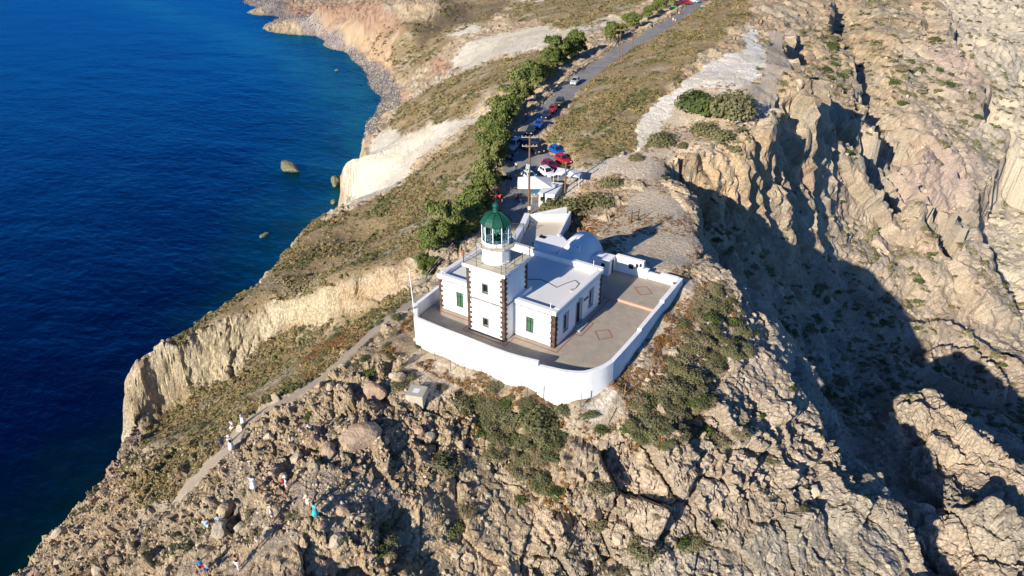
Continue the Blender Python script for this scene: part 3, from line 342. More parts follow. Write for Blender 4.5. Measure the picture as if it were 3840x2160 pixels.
    keep = (q(Z2) > SEA-13) & ~(q(incomp) & (q(dc) < -1.2))
    kr, kl, kp, kb = q(road), q(lot), q(K['path']) > .5, (q(K['beach']) > .5) & (q(Z2) > SEA-1)
    zoneid = np.where(kr | kl, 1, np.where(kp, 2, np.where(kb, 3, 0)))
    V = Pn.reshape(-1, 3); Cc = colr.reshape(-1, 3)
    Vn = normals(Pn).reshape(-1, 3)
    parts = {}
    for zid in range(4):
        f = quad[keep & (zoneid == zid)]
        u, inv = np.unique(f, return_inverse=True)
        parts[zid] = (V[u], inv.reshape(-1, 4), Cc[u], Vn[u])
    T = dict(X=X, Y=Y, P=Pn, N=normals(Pn), K=K, scr=scr, steep=steep, road=road, lot=lot, dc=dc, incomp=incomp, R=Rr, flat=flatm, rockbed=rockbed, slab=slab, other=other, drd=drd)
    return parts, T
def ground_mat(name, bump=.5, dens=1.0, rough=.95, detail=.25):
    m, nt, b = nodes_of(name)
    at = N(nt, 'ShaderNodeAttribute', attribute_name='Col')
    geo = N(nt, 'ShaderNodeNewGeometry')
    n1 = N(nt, 'ShaderNodeTexNoise', Scale=2.2*dens, Detail=8.0, Roughness=.65)
    n2 = N(nt, 'ShaderNodeTexNoise', Scale=.35*dens, Detail=6.0, Roughness=.6)
    vo = N(nt, 'ShaderNodeTexVoronoi', Scale=1.7*dens, feature='DISTANCE_TO_EDGE')
    wob = N(nt, 'ShaderNodeVectorMath', operation='MULTIPLY_ADD'); wob.inputs[1].default_value = (.7, .7, .7)
    nt.links.new(geo.outputs['Position'], n1.inputs['Vector']); nt.links.new(geo.outputs['Position'], n2.inputs['Vector'])
    nt.links.new(n1.outputs['Color'], wob.inputs[0]); nt.links.new(geo.outputs['Position'], wob.inputs[2]); nt.links.new(wob.outputs[0], vo.inputs['Vector'])
    mr = N(nt, 'ShaderNodeMapRange'); mr.inputs[1].default_value = .3; mr.inputs[2].default_value = .72; mr.inputs[3].default_value = 1-detail; mr.inputs[4].default_value = 1+detail
    nt.links.new(n1.outputs['Fac'], mr.inputs[0])
    mx = N(nt, 'ShaderNodeVectorMath', operation='SCALE'); nt.links.new(at.outputs['Color'], mx.inputs[0]); nt.links.new(mr.outputs[0], mx.inputs['Scale'])
    nt.links.new(mx.outputs[0], b.inputs['Base Color'])
    b.inputs['Roughness'].default_value = rough; b.inputs['Specular IOR Level'].default_value = .12
    ad = N(nt, 'ShaderNodeMath', operation='ADD'); mn = N(nt, 'ShaderNodeMath', operation='MINIMUM'); mn.inputs[1].default_value = .08
    nt.links.new(vo.outputs['Distance'], mn.inputs[0])
    ml = N(nt, 'ShaderNodeMath', operation='MULTIPLY'); ml.inputs[1].default_value = 2.5; nt.links.new(mn.outputs[0], ml.inputs[0])
    nt.links.new(n1.outputs['Fac'], ad.inputs[0]); nt.links.new(ml.outputs[0], ad.inputs[1])
    bp = N(nt, 'ShaderNodeBump', Strength=bump, Distance=.35); nt.links.new(ad.outputs[0], bp.inputs['Height']); nt.links.new(bp.outputs[0], b.inputs['Normal'])
    return m
parts, T = build_terrain()
GM = {0: ground_mat('rocky_ground', .9), 1: None, 2: ground_mat('path_gravel', .25, 2.0, detail=.15), 3: ground_mat('beach_cobbles', .8, 1.0, detail=.5)}
m, nt, b = nodes_of('asphalt')
nz = N(nt, 'ShaderNodeTexNoise', Scale=.5, Detail=8.0, Roughness=.7); geo = N(nt, 'ShaderNodeNewGeometry'); nt.links.new(geo.outputs['Position'], nz.inputs['Vector'])
cr = N(nt, 'ShaderNodeValToRGB'); cr.color_ramp.elements[0].position = .3; cr.color_ramp.elements[0].color = (.17, .165, .155, 1); cr.color_ramp.elements[1].position = .7; cr.color_ramp.elements[1].color = (.29, .28, .265, 1)
nt.links.new(nz.outputs['Fac'], cr.inputs[0]); nt.links.new(cr.outputs[0], b.inputs['Base Color']); b.inputs['Roughness'].default_value = .85
GM[1] = m
for zid, nm in ((0, 'terrain'), (1, 'road'), (2, 'footpath'), (3, 'beach')):
    v, f, c, vn = parts[zid]
    if len(f) == 0: continue
    me = mesh_np(nm, v, f, zid in (1, 2))
    a = me.color_attributes.new('Col', 'FLOAT_COLOR', 'POINT')
    a.data.foreach_set('color', np.c_[c, np.ones(len(c))].astype(np.float32).ravel())
    o = link(nm, me, GM[zid]); tag(o, kind='structure')
# sheet of lower coastal ground to close the world beyond the modelled land
allv = np.concatenate([parts[k][0] for k in parts]); 
off = 0; fl = []
for k in parts: fl.append(parts[k][1]+off); off += len(parts[k][0])
BVH = BVHTree.FromPolygons(allv.tolist(), np.concatenate(fl).tolist())
def gz(x, y, default=0.0):
    h = BVH.ray_cast(Vector((x, y, 200)), Vector((0, 0, -1)))
    return h[0].z if h[0] is not None else default
def gnorm(x, y):
    h = BVH.ray_cast(Vector((x, y, 200)), Vector((0, 0, -1)))
    return h[1] if h[0] is not None else Vector((0, 0, 1))
# ---------------------------------------------------------------- sea
def sea_material():
    m, nt, b = nodes_of('sea_water'); out_ = nt.nodes['Material Output']
    geo = N(nt, 'ShaderNodeNewGeometry')
    at = N(nt, 'ShaderNodeAttribute', attribute_name='Col')
    nt.links.new(at.outputs['Color'], b.inputs['Base Color'])
    b.inputs['Roughness'].default_value = .12; b.inputs['IOR'].default_value = 1.33; b.inputs['Specular IOR Level'].default_value = .55; b.inputs['Specular Tint'].default_value = (.35, .75, 1.0, 1)
    mp = N(nt, 'ShaderNodeMapping'); mp.inputs['Rotation'].default_value = (0, 0, .9); mp.inputs['Scale'].default_value = (.55, 1.0, 1)
    nt.links.new(geo.outputs['Position'], mp.inputs['Vector'])
    n1 = N(nt, 'ShaderNodeTexNoise', Scale=.42, Detail=6.0, Roughness=.62); n2 = N(nt, 'ShaderNodeTexNoise', Scale=.045, Detail=4.0, Roughness=.5)
    nt.links.new(mp.outputs[0], n1.inputs['Vector']); nt.links.new(mp.outputs[0], n2.inputs['Vector'])
    bp = N(nt, 'ShaderNodeBump', Strength=.48, Distance=1.0); nt.links.new(n1.outputs['Fac'], bp.inputs['Height'])
    bp2 = N(nt, 'ShaderNodeBump', Strength=.5, Distance=4.0); nt.links.new(n2.outputs['Fac'], bp2.inputs['Height']); nt.links.new(bp2.outputs[0], bp.inputs['Normal'])
    df = N(nt, 'ShaderNodeBsdfDiffuse'); gl = N(nt, 'ShaderNodeBsdfGlossy', Roughness=.12); gl.inputs['Color'].default_value = (.05, .50, 1.0, 1)
    fr = N(nt, 'ShaderNodeFresnel', IOR=1.36); mx = N(nt, 'ShaderNodeMixShader')
    nt.links.new(at.outputs['Color'], df.inputs['Color']); nt.links.new(bp.outputs[0], gl.inputs['Normal']); nt.links.new(bp.outputs[0], fr.inputs['Normal'])
    fg = N(nt, 'ShaderNodeMapRange'); fg.inputs[1].default_value = .035; fg.inputs[2].default_value = .40; fg.inputs[3].default_value = .003; fg.inputs[4].default_value = .66; nt.links.new(fr.outputs[0], fg.inputs[0]); nt.links.new(fg.outputs[0], mx.inputs[0]); nt.links.new(df.outputs[0], mx.inputs[1]); nt.links.new(gl.outputs[0], mx.inputs[2]); nt.links.new(mx.outputs[0], out_.inputs['Surface'])
    nt.nodes.remove(b)
    return m
def build_sea():
    cx, cy = 26.94, -50.09
    r = np.concatenate([np.linspace(40, 900, 420), np.geomspace(905, 9000, 30)]); az = np.linspace(-math.pi, math.pi, 1000)
    sel = (az > -.568-1.4) & (az < -.568+1.4)
    az = np.unique(np.concatenate([az[sel], np.linspace(-math.pi, math.pi, 60)]))
    Rr, A = np.meshgrid(r, az, indexing='ij'); X = cx+Rr*np.sin(A); Y = cy+Rr*np.cos(A)
    d = np.zeros(X.shape)+200
    m = (Rr < 900) & (A > -2.2) & (A < 1)
    d[m] = seg_dist(X[m], Y[m], COAST)[0]
    h = base_height(X[m], Y[m], CTRL, FEATS, COAST, SEA-40)
    depth = np.zeros(X.shape)+40; depth[m] = np.clip(SEA-h, 0, 60)
    depth[m] = np.maximum(depth[m]*1.0, 0)
    n1 = fbm(X*.05, Y*.05, None, 4, 7)
    n2 = fbm(X*.25, Y*.25, None, 3, 8)
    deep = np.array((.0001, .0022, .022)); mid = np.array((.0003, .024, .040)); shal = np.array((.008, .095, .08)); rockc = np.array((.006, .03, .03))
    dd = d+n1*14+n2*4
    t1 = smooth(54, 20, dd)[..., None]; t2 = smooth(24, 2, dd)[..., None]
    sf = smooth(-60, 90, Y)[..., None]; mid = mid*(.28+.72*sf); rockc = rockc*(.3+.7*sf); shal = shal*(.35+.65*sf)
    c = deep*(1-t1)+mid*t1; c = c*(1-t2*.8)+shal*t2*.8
    pt = (smooth(.0, .3, n2+n1*.5)*smooth(60, 8, dd))[..., None]*.7
    c = c*(1-pt)+rockc*pt
    dark = smooth(120, 40, Rr-40)[..., None]
    idx = np.arange(X.size).reshape(X.shape)
    quad = np.stack([idx[:-1, :-1], idx[:-1, 1:], idx[1:, 1:], idx[1:, :-1]], -1).reshape(-1, 4)
    Z = np.full(X.shape, SEA)
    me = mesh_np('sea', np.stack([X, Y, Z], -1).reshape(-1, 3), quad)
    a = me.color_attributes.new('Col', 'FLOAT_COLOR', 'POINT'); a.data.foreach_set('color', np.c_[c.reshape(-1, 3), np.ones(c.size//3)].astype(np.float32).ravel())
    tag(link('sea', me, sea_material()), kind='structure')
build_sea()
# ---------------------------------------------------------------- mesh builder
class MB:
    def __init__(s): s.v = []; s.f = []
    def add(s, vs, fs):
        o = len(s.v); s.v += [tuple(p) for p in vs]; s.f += [tuple(i+o for i in f) for f in fs]; return s
    def box(s, x0, x1, y0, y1, z0, z1, top=None):
        t = top or 0
        return s.add([(x0, y0, z0), (x1, y0, z0), (x1, y1, z0), (x0, y1, z0), (x0+t, y0+t, z1), (x1-t, y0+t, z1), (x1-t, y1-t, z1), (x0+t, y1-t, z1)],
                     [(0, 3, 2, 1), (4, 5, 6, 7), (0, 1, 5, 4), (1, 2, 6, 5), (2, 3, 7, 6), (3, 0, 4, 7)])
    def prism(s, poly, z0, z1):
        n = len(poly); a = sum(poly[i][0]*poly[(i+1) % n][1]-poly[(i+1) % n][0]*poly[i][1] for i in range(n))
        if a < 0: poly = poly[::-1]
        return s.add([(p[0], p[1], z0) for p in poly]+[(p[0], p[1], z1) for p in poly],
                     [tuple(range(n))[::-1], tuple(range(n, 2*n))]+[(i, (i+1) % n, n+(i+1) % n, n+i) for i in range(n)])
    def tube(s, pts, r, n=6):
        pts = [Vector(p) for p in pts]; rs = r if isinstance(r, (list, tuple)) else [r]*len(pts); o = len(s.v); rings = []
        for i, p in enumerate(pts):
            d = (pts[min(i+1, len(pts)-1)]-pts[max(i-1, 0)]).normalized()
            a = d.orthogonal().normalized() if i == 0 else (a-d*a.dot(d)).normalized()
            b = d.cross(a)
            rings.append([p+(a*math.cos(t)+b*math.sin(t))*rs[i] for t in [2*math.pi*k/n for k in range(n)]])
        vs = [q for ring in rings for q in ring]; fs = []
        for i in range(len(pts)-1):
            for k in range(n): fs.append((i*n+k, i*n+(k+1) % n, (i+1)*n+(k+1) % n, (i+1)*n+k))
        fs.append(tuple(range(n))[::-1]); m = (len(pts)-1)*n; fs.append(tuple(range(m, m+n)))
        return s.add(vs, fs)
    def lathe(s, prof, n=20, c=(0, 0, 0), rot=0, cap=True):
        vs = [(c[0]+r*math.cos(rot+2*math.pi*k/n), c[1]+r*math.sin(rot+2*math.pi*k/n), c[2]+z) for r, z in prof for k in range(n)]; fs = []
        for i in range(len(prof)-1):
            for k in range(n): fs.append((i*n+k, i*n+(k+1) % n, (i+1)*n+(k+1) % n, (i+1)*n+k))
        if cap:
            fs.append(tuple(range(n))[::-1]); m = (len(prof)-1)*n; fs.append(tuple(range(m, m+n)))
        return s.add(vs, fs)
    def build(s, name, mat=None, parent=None, smooth_=False, bevel=0, sub=0):
        me = bpy.data.meshes.new(name)
        off = Vector((0, 0, 0)); p = parent
        while p is not None: off += p.location; p = p.parent
        me.from_pydata([Vector(v)-off for v in s.v], [], s.f); me.update()
        if smooth_: me.polygons.foreach_set('use_smooth', [True]*len(me.polygons))
        o = link(name, me, mat, parent)
        if bevel:
            bm_ = o.modifiers.new('bevel', 'BEVEL'); bm_.width = bevel; bm_.segments = 2
        if sub:
            sb = o.modifiers.new('sub', 'SUBSURF'); sb.levels = sub; sb.render_levels = sub
        return o
def empty(name, loc=(0, 0, 0), rz=0):
    o = bpy.data.objects.new(name, None); o.empty_display_size = .3; col.objects.link(o); o.location = loc; o.rotation_euler = (0, 0, rz); return o
def thing(name, label, cat, loc=(0, 0, 0), rz=0, group=None):
    return tag(empty(name, loc, rz), label, cat, group)
def copy_tree(o, parent=None):
    c = o.copy(); col.objects.link(c)
    if parent is not None: c.parent = parent; c.matrix_parent_inverse = o.matrix_parent_inverse
    for ch in o.children: copy_tree(ch, c)
    return c
def simple(name, c, rough=.8, var=.12, scale=3.0, metal=0.0, spec=.25, bump=0, detail=5.0):
    m, nt, b = nodes_of(name)
    geo = N(nt, 'ShaderNodeTexCoord'); nz = N(nt, 'ShaderNodeTexNoise', Scale=scale, Detail=detail, Roughness=.65)
    nt.links.new(geo.outputs['Object'], nz.inputs['Vector'])
    mr = N(nt, 'ShaderNodeMapRange'); mr.inputs[1].default_value = .3; mr.inputs[2].default_value = .7; mr.inputs[3].default_value = 1-var; mr.inputs[4].default_value = 1+var
    nt.links.new(nz.outputs['Fac'], mr.inputs[0])
    v = N(nt, 'ShaderNodeVectorMath', operation='SCALE'); v.inputs[0].default_value = c; nt.links.new(mr.outputs[0], v.inputs['Scale'])
    nt.links.new(v.outputs[0], b.inputs['Base Color']); b.inputs['Roughness'].default_value = rough; b.inputs['Metallic'].default_value = metal; b.inputs['Specular IOR Level'].default_value = spec
    if bump:
        bp = N(nt, 'ShaderNodeBump', Strength=bump, Distance=.05); nt.links.new(nz.outputs['Fac'], bp.inputs['Height']); nt.links.new(bp.outputs[0], b.inputs['Normal'])
    return m
def stained(name, c, c2, scale=.8, rough=.85, lo=.55, hi=.8, bump=.2):
    m, nt, b = nodes_of(name)
    geo = N(nt, 'ShaderNodeNewGeometry'); nz = N(nt, 'ShaderNodeTexNoise', Scale=scale, Detail=8.0, Roughness=.7); nf = N(nt, 'ShaderNodeTexNoise', Scale=9.0, Detail=4.0)
    nt.links.new(geo.outputs['Position'], nz.inputs['Vector']); nt.links.new(geo.outputs['Position'], nf.inputs['Vector'])
    cr = N(nt, 'ShaderNodeValToRGB'); e = cr.color_ramp.elements; e[0].position = lo; e[0].color = (*c, 1); e[1].position = hi; e[1].color = (*c2, 1)
    nt.links.new(nz.outputs['Fac'], cr.inputs[0]); nt.links.new(cr.outputs[0], b.inputs['Base Color']); b.inputs['Roughness'].default_value = rough
    bp = N(nt, 'ShaderNodeBump', Strength=bump, Distance=.03); nt.links.new(nf.outputs['Fac'], bp.inputs['Height']); nt.links.new(bp.outputs[0], b.inputs['Normal'])
    return m
WHITE = stained('white_limewash', (.80, .80, .78), (.66, .64, .57), .9, lo=.5, hi=.85, bump=.5)
def add_streaks(m, strength=.35):
    nt = m.node_tree; b = nt.nodes['Principled BSDF']; src = b.inputs['Base Color'].links[0].from_socket
    geo = N(nt, 'ShaderNodeNewGeometry'); mp = N(nt, 'ShaderNodeMapping'); mp.inputs['Scale'].default_value = (2.2, 2.2, .22); nz = N(nt, 'ShaderNodeTexNoise', Scale=1.0, Detail=6.0, Roughness=.7)
    nt.links.new(geo.outputs['Position'], mp.inputs['Vector']); nt.links.new(mp.outputs[0], nz.inputs['Vector'])
    mr = N(nt, 'ShaderNodeMapRange'); mr.inputs[1].default_value = .55; mr.inputs[2].default_value = .78; mr.inputs[3].default_value = 0; mr.inputs[4].default_value = strength; nt.links.new(nz.outputs['Fac'], mr.inputs[0])
    mx = N(nt, 'ShaderNodeMix', data_type='RGBA'); mx.inputs[7].default_value = (.42, .37, .28, 1); nt.links.new(mr.outputs[0], mx.inputs[0]); nt.links.new(src, mx.inputs[6]); nt.links.new(mx.outputs[2], b.inputs['Base Color'])
add_streaks(WHITE)
WHITE2 = stained('old_limewash', (.74, .75, .75), (.62, .62, .58), 1.6, bump=.4)
PLAT = stained('weathered_screed', (.52, .48, .38), (.40, .34, .24), .9)
ROOFM = stained('grey_roof_screed', (.66, .66, .64), (.56, .55, .52), .7)
GREYB = stained('grey_coping', (.70, .70, .69), (.60, .59, .56), 1.2)
COURTP = stained('inner_court_screed', (.52, .47, .38), (.42, .37, .29), .8)  # own screed colour of the lower court floor
VOLC = simple('dark_volcanic_stone', (.085, .052, .04), .9, .45, 2.3, bump=.5)
VOLC2 = simple('red_volcanic_stone', (.125, .07, .052), .9, .4, 2.7, bump=.5)
GREYST = simple('grey_stone', (.24, .21, .19), .9, .35, 3.0, bump=.4)
SILL = simple('stone_surround', (.34, .35, .33), .85, .15, 3)
SHUT = simple('green_shutter', (.022, .105, .05), .6, .15, 2); FRAME = simple('dark_green_frame', (.010, .045, .022), .5, .1)
PALEG = simple('pale_green_shutter_panel', (.055, .125, .08), .6, .15, 5)
GREEND = stained('green_dome_paint', (.006, .062, .040), (.012, .092, .058), 2.5, rough=.5, lo=.4, hi=.75)
GREEND2 = simple('dark_green_rib', (.008, .05, .032), .5, .1)
WPAINT = simple('white_paint', (.8, .8, .78), .45, .04)
RAILM = simple('olive_railing_paint', (.07, .075, .045), .6, .2)
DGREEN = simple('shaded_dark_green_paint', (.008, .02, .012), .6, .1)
DARK = simple('dark_opening', (.012, .012, .014), .6, .1)
WOOD = simple('weathered_pole_wood', (.17, .105, .06), .85, .25, 4); REDP = simple('red_paint', (.6, .05, .03), .5, .08)
STEELG = simple('galvanised_steel', (.35, .35, .34), .45, .1, metal=.5); RUST = simple('rusty_post', (.12, .07, .04), .8, .3)
def glass(name, tint=(.75, .9, .85), rough=.03, trans=1.0):
    m, nt, b = nodes_of(name); b.inputs['Base Color'].default_value = (*tint, 1); b.inputs['Roughness'].default_value = rough
    b.inputs['Transmission Weight'].default_value = trans; b.inputs['IOR'].default_value = 1.1; b.inputs['Specular IOR Level'].default_value = .6; return m
GLASS = glass('lantern_glass')
# ---------------------------------------------------------------- terraces
def terrace_mat():
    m, nt, b = nodes_of('terrace_paving')
    geo = N(nt, 'ShaderNodeNewGeometry'); br = N(nt, 'ShaderNodeTexBrick'); br.inputs['Scale'].default_value = 1.0; br.inputs['Brick Width'].default_value = .55; br.inputs['Row Height'].default_value = .4; br.inputs['Mortar Size'].default_value = .012
    br.inputs['Color1'].default_value = (.375, .325, .255, 1); br.inputs['Color2'].default_value = (.335, .29, .23, 1); br.inputs['Mortar'].default_value = (.31, .26, .20, 1); br.inputs['Bias'].default_value = -.2
    nt.links.new(geo.outputs['Position'], br.inputs['Vector'])
    nz = N(nt, 'ShaderNodeTexNoise', Scale=.7, Detail=8.0, Roughness=.7); nt.links.new(geo.outputs['Position'], nz.inputs['Vector'])
    mr = N(nt, 'ShaderNodeMapRange'); mr.inputs[1].default_value = .3; mr.inputs[2].default_value = .7; mr.inputs[3].default_value = .85; mr.inputs[4].default_value = 1.15; nt.links.new(nz.outputs['Fac'], mr.inputs[0])
    v = N(nt, 'ShaderNodeVectorMath', operation='SCALE'); nt.links.new(br.outputs['Color'], v.inputs[0]); nt.links.new(mr.outputs[0], v.inputs['Scale']); nt.links.new(v.outputs[0], b.inputs['Base Color']); b.inputs['Roughness'].default_value = .8
    return m
TERR = terrace_mat(); INLAY = simple('red_clay_inlay', (.32, .135, .10), .85, .25, 6); RISER = simple('pink_riser_tile', (.48, .30, .22), .85, .12, 4)
low = [(-15.3, 12.0), (-15.3, -2.3), (-13.9, -4.3), (-10.3, -4.5), (-4.5, -4.6), (-1, -4.3), (.7, -4.1), (2.7, -3.7), (4.7, -2.8), (5.6, -1.6), (6.05, .1), (6.2, 12.0)]
tag(MB().prism(low, -1.2, 0).build('terrace', TERR), kind='structure')
up = [(-.2, 12.05), (6.15, 12.05), (6.05, 17.9), (-6, 17.6), (-6, 10.95), (-.2, 10.95)]
tag(MB().prism(up, -1, .3).build('upper_terrace', TERR), kind='structure')
rs = MB().box(-.15, 6.1, 11.80, 12.045, .0, .292)
tag(rs.build('terrace_step', RISER, bevel=.01), kind='structure')
def ribbon(mb, pts, w, z, closed=False):
    n = len(pts)
    for i in range(n if closed else n-1):
        a = Vector(pts[i]); b = Vector(pts[(i+1) % n]); d = (b-a).normalized(); p = Vector((-d.y, d.x))*w/2; a = a-d*w/2; b = b+d*w/2
        zz = z+i*.0015
        mb.add([(a.x+p.x, a.y+p.y, zz), (a.x-p.x, a.y-p.y, zz), (b.x-p.x, b.y-p.y, zz), (b.x+p.x, b.y+p.y, zz)], [(0, 1, 2, 3)])
    return mb
inl = MB(); ribbon(inl, [(2.06, 5.0), (3.13, 6.0), (4.1, 4.96), (3.12, 3.85)], .15, .005, True); ribbon(inl, [(2.04, 15.16), (3.08, 16.08), (4.26, 15.0), (3.27, 14.0)], .15, .305, True)
ribbon(inl, [(.55, .1), (.55, 3.4), (1.25, 3.4), (1.25, 6.3), (.55, 6.3), (.55, 11.5)], .15, .005)
ribbon(inl, [(.55, .0), (.55, -.5), (-4.4, -.5), (-4.4, -2.2), (-9.75, -2.2), (-9.75, -.5), (-14.4, -.5), (-14.4, 10)], .12, .016)
tag(inl.build('clay_inlay', INLAY), kind='structure')
ap = MB(); ribbon(ap, [(-4.4, -.25), (.2, -.25)], .42, .008)
# ---------------------------------------------------------------- keeper's house
W, D = 14.36, 10.35
house = thing('keepers_house', 'single storey white keepers house with flat roof, green shutters and brown corner stones', 'house', (-7, 5, 0))
def wall_with_holes(mb, ax, fixed, a0, a1, z0, z1, holes, th, sign):
    """vertical wall with rectangular openings; ax 'x': runs along x at y=fixed, outside towards sign"""
    us = sorted({a0, a1}|{h[0] for h in holes}|{h[1] for h in holes}); zs = sorted({z0, z1}|{h[2] for h in holes}|{h[3] for h in holes})
    for i in range(len(us)-1):
        for j in range(len(zs)-1):
            cu, cz = (us[i]+us[i+1])/2, (zs[j]+zs[j+1])/2
            if any(h[0] < cu < h[1] and h[2] < cz < h[3] for h in holes): continue
            f0, f1 = (fixed, fixed-sign*th) if sign < 0 else (fixed-th, fixed)
            f0, f1 = min(fixed, fixed-sign*th), max(fixed, fixed-sign*th)
            if ax == 'x': mb.box(us[i], us[i+1], f0, f1, zs[j], zs[j+1])
            else: mb.box(f0, f1, us[i], us[i+1], zs[j], zs[j+1])
fw = [(-3.34, -2.43, .88, 2.72), (-12.1, -11.18, .98, 2.84)]
rw = [(1.85, 2.68, .95, 2.88), (4.55, 5.68, .2, 2.92), (7.5, 8.3, .95, 2.93)]
mb = MB(); wall_with_holes(mb, 'x', 0, -W, 0, -.3, 3.9, fw, .45, -1); wall_with_holes(mb, 'y', 0, .0, D, -.3, 3.9, rw, .45, 1)
mb.box(-W, -W+.45, .45, D, -.3, 3.9); mb.box(-W+.45, -.45, D-.45, D, -.3, 3.9)
bm_ = bmesh.new()
o = mb.build('wall', WHITE, house)
bm_.from_mesh(o.data); bmesh.ops.remove_doubles(bm_, verts=bm_.verts, dist=.0005); bm_.to_mesh(o.data); bm_.free()
MB().box(-W+.46, -.46, .46, D-.46, 3.5, 3.86).build('roof', ROOFM, house)
pp = MB(); pr_ = .14
pp.box(-W-pr_, -9.33, -pr_, .5, 3.9, 4.3); pp.box(-4.8, pr_, -pr_, .5, 3.9, 4.3); pp.box(-.5, pr_, .5, D+pr_, 3.9, 4.3); pp.box(-W-pr_, -W+.5, .5, D+pr_, 3.9, 4.3)
pp.box(-W+.5, -.5, D-.5, D+pr_, 3.9, 4.52)
pp.build('parapet', WHITE, house, bevel=.02)
cp = MB(); cp.box(-W-pr_+.03, -9.33, -pr_+.03, .47, 4.3, 4.345, .04); cp.box(-4.8, pr_-.03, -pr_+.03, .47, 4.3, 4.345, .04); cp.box(-.47, pr_-.03, .52, D-.52, 4.3, 4.345, .04); cp.box(-W-pr_+.03, -W+.47, .52, D-.52, 4.3, 4.345, .04); cp.box(-W-pr_, pr_, D-.47, D+pr_-.03, 4.52, 4.56, .04)
cp.build('coping', GREYB, house)
def course(parent, ax, fixed, a0, a1, z0, z1, out):
    """string course of separate stones"""
    mbs = MB(); p = a0; k = 0
    while p < a1-.05:
        w = min(random.uniform(.38, .62), a1-p)
        e = out*random.uniform(.75, 1.05)
        if ax == 'x': mbs.box(p+.012, p+w-.012, fixed-e, fixed-.002, z0+random.uniform(0, .02), z1-random.uniform(0, .02))
        else: mbs.box(fixed+.002, fixed+e, p+.012, p+w-.012, z0, z1)
        p += w; k += 1
    return tag(mbs.build('string_course', GREYST, parent), kind='stuff')
course(house, 'x', 0, -W+.2, -9.4, 3.70, 3.88, .06); course(house, 'x', 0, -4.75, -.25, 3.70, 3.88, .06); course(house, 'y', 0, .2, D, 3.74, 3.89, .05)
def quoins(parent, x, y, sx, sy, z0, z1, h=.3):
    """corner stones, long side alternating; corner at x,y; the walls run towards -sx, -sy"""
    n = int(round((z1-z0)/h)); h = (z1-z0)/n
    for k in range(n):
        a, b = (.50, .30) if k % 2 else (.30, .50)
        a += random.uniform(-.04, .04); b += random.uniform(-.04, .04); o_ = .03+random.uniform(0, .015)
        za, zb = z0+k*h+.012, z0+(k+1)*h-.012
        X0, X1 = sorted((x+sx*o_, x-sx*a)); Y0, Y1 = sorted((y+sy*o_, y-sy*b))
        m = MB(); m.box(X0, X1, Y0, Y1, za, zb)
        m.build('quoin_stone', random.choice([VOLC, VOLC, VOLC2, VOLC]), parent)
for (x, y, sx, sy) in ((0, 0, 1, -1), (-W, 0, -1, -1), (0, D, 1, 1)): quoins(house, x, y, sx, sy, 0, 3.7)
MB().box(-W-.03, -9.35, -.035, -.002, 0, .14).build('plinth', GREYST, house); MB().box(-4.78, -.5, -.035, -.002, 0, .12).build('plinth', GREYST, house)
def shutter_window(parent, x0, x1, z0, z1, y):
    f = MB(); f.box(x0, x0+.07, y-.02, y+.06, z0, z1).box(x1-.07, x1, y-.02, y+.06, z0, z1).box(x0+.07, x1-.07, y-.02, y+.06, z0, z0+.07).box(x0+.07, x1-.07, y-.02, y+.06, z1-.07, z1)
    cx_ = (x0+x1)/2; f.box(cx_-.04, cx_+.04, y-.03, y+.05, z0+.07, z1-.07); zc = z0+(z1-z0)*.68; f.box(x0+.07, cx_-.04, y-.028, y+.05, zc-.04, zc+.04).box(cx_+.04, x1-.07, y-.028, y+.05, zc-.04, zc+.04)
    fr = f.build('window', FRAME, parent)
    for a, b in ((x0+.07, cx_-.04), (cx_+.04, x1-.07)):
        MB().box(a, b, y+.0, y+.03, z0+.07, zc-.04).box(a, b, y+.0, y+.03, zc+.04, z1-.07).build('shutter', PALEG, fr)
    MB().box(x0-.04, x1+.04, y-.16, y+.05, z0-.07, z0-.002).build('sill', GREYB, fr)
for h in fw: shutter_window(house, h[0], h[1], h[2], h[3], .12)
def side_opening(parent, y0, y1, z0, z1, door=False):
    s = MB(); w = .16; e = .04
    s.box(.002, e, y0-w, y0, z0-(0 if door else .1), z1+w); s.box(.002, e, y1, y1+w, z0-(0 if door else .1), z1+w); s.box(.002, e+.01, y0, y1, z1, z1+w)
    if not door: s.box(-.2, .10, y0-w*.5, y1+w*.5, z0-.1, z0-.002)
    else: s.box(.002, .09, (y0+y1)/2-.12, (y0+y1)/2+.12, z1+w, z1+w+.25)
    fr = s.build('door' if door else 'window', SILL, parent)
    cy_ = (y0+y1)/2; f = MB(); f.box(-.26, -.2, y0, cy_-.01, z0, z1).box(-.26, -.2, cy_+.01, y1, z0, z1)
    f.build('door_leaf' if door else 'shutter', DGREEN, fr)
for i, h in enumerate(rw): side_opening(house, *h, door=(i == 1))
MB().box(.035, .085, 6.15, 7.1, 2.42, 2.58).build('name_board', FRAME, house)
st = MB(); st.box(.045, .85, 3.95, 6.0, .0, .19); st.box(.045, .42, 4.35, 5.9, .19, .36); st.build('doorstep', SILL, house, bevel=.015)
MB().tube([(-.75, .35, 4.3), (-.75, .35, 4.95)], .03).build('vent_pipe', WPAINT, house)
MB().tube([(-1.0, D-.2, 4.5), (-1.0, D-.2, 5.2)], .03).build('vent_pipe', WPAINT, house)
ms = MB(); 
for a in (0,): ms.tube([(-W+.25, .2, 4.3), (-W+.25, .2, 4.95)], .025)
ms.build('vent_pipe', WPAINT, house)
cb = MB().tube([(-6.4, 4.6, 3.88), (-4.9, 5.5, 3.89), (-3.9, 5.3, 3.88), (-2.6, 4.9, 3.88), (-2.2, 6.2, 3.88), (-1.7, 7.3, 3.88), (-.95, 6.8, 3.9), (-.9, 6.2, 3.9), (-.8, 5.6, 3.9)], .035, 5)
tag(cb.build('roof_cable', simple('black_cable', (.03, .03, .03), .7)), 'thin cable lying loose across the flat grey roof of the house', 'cable')
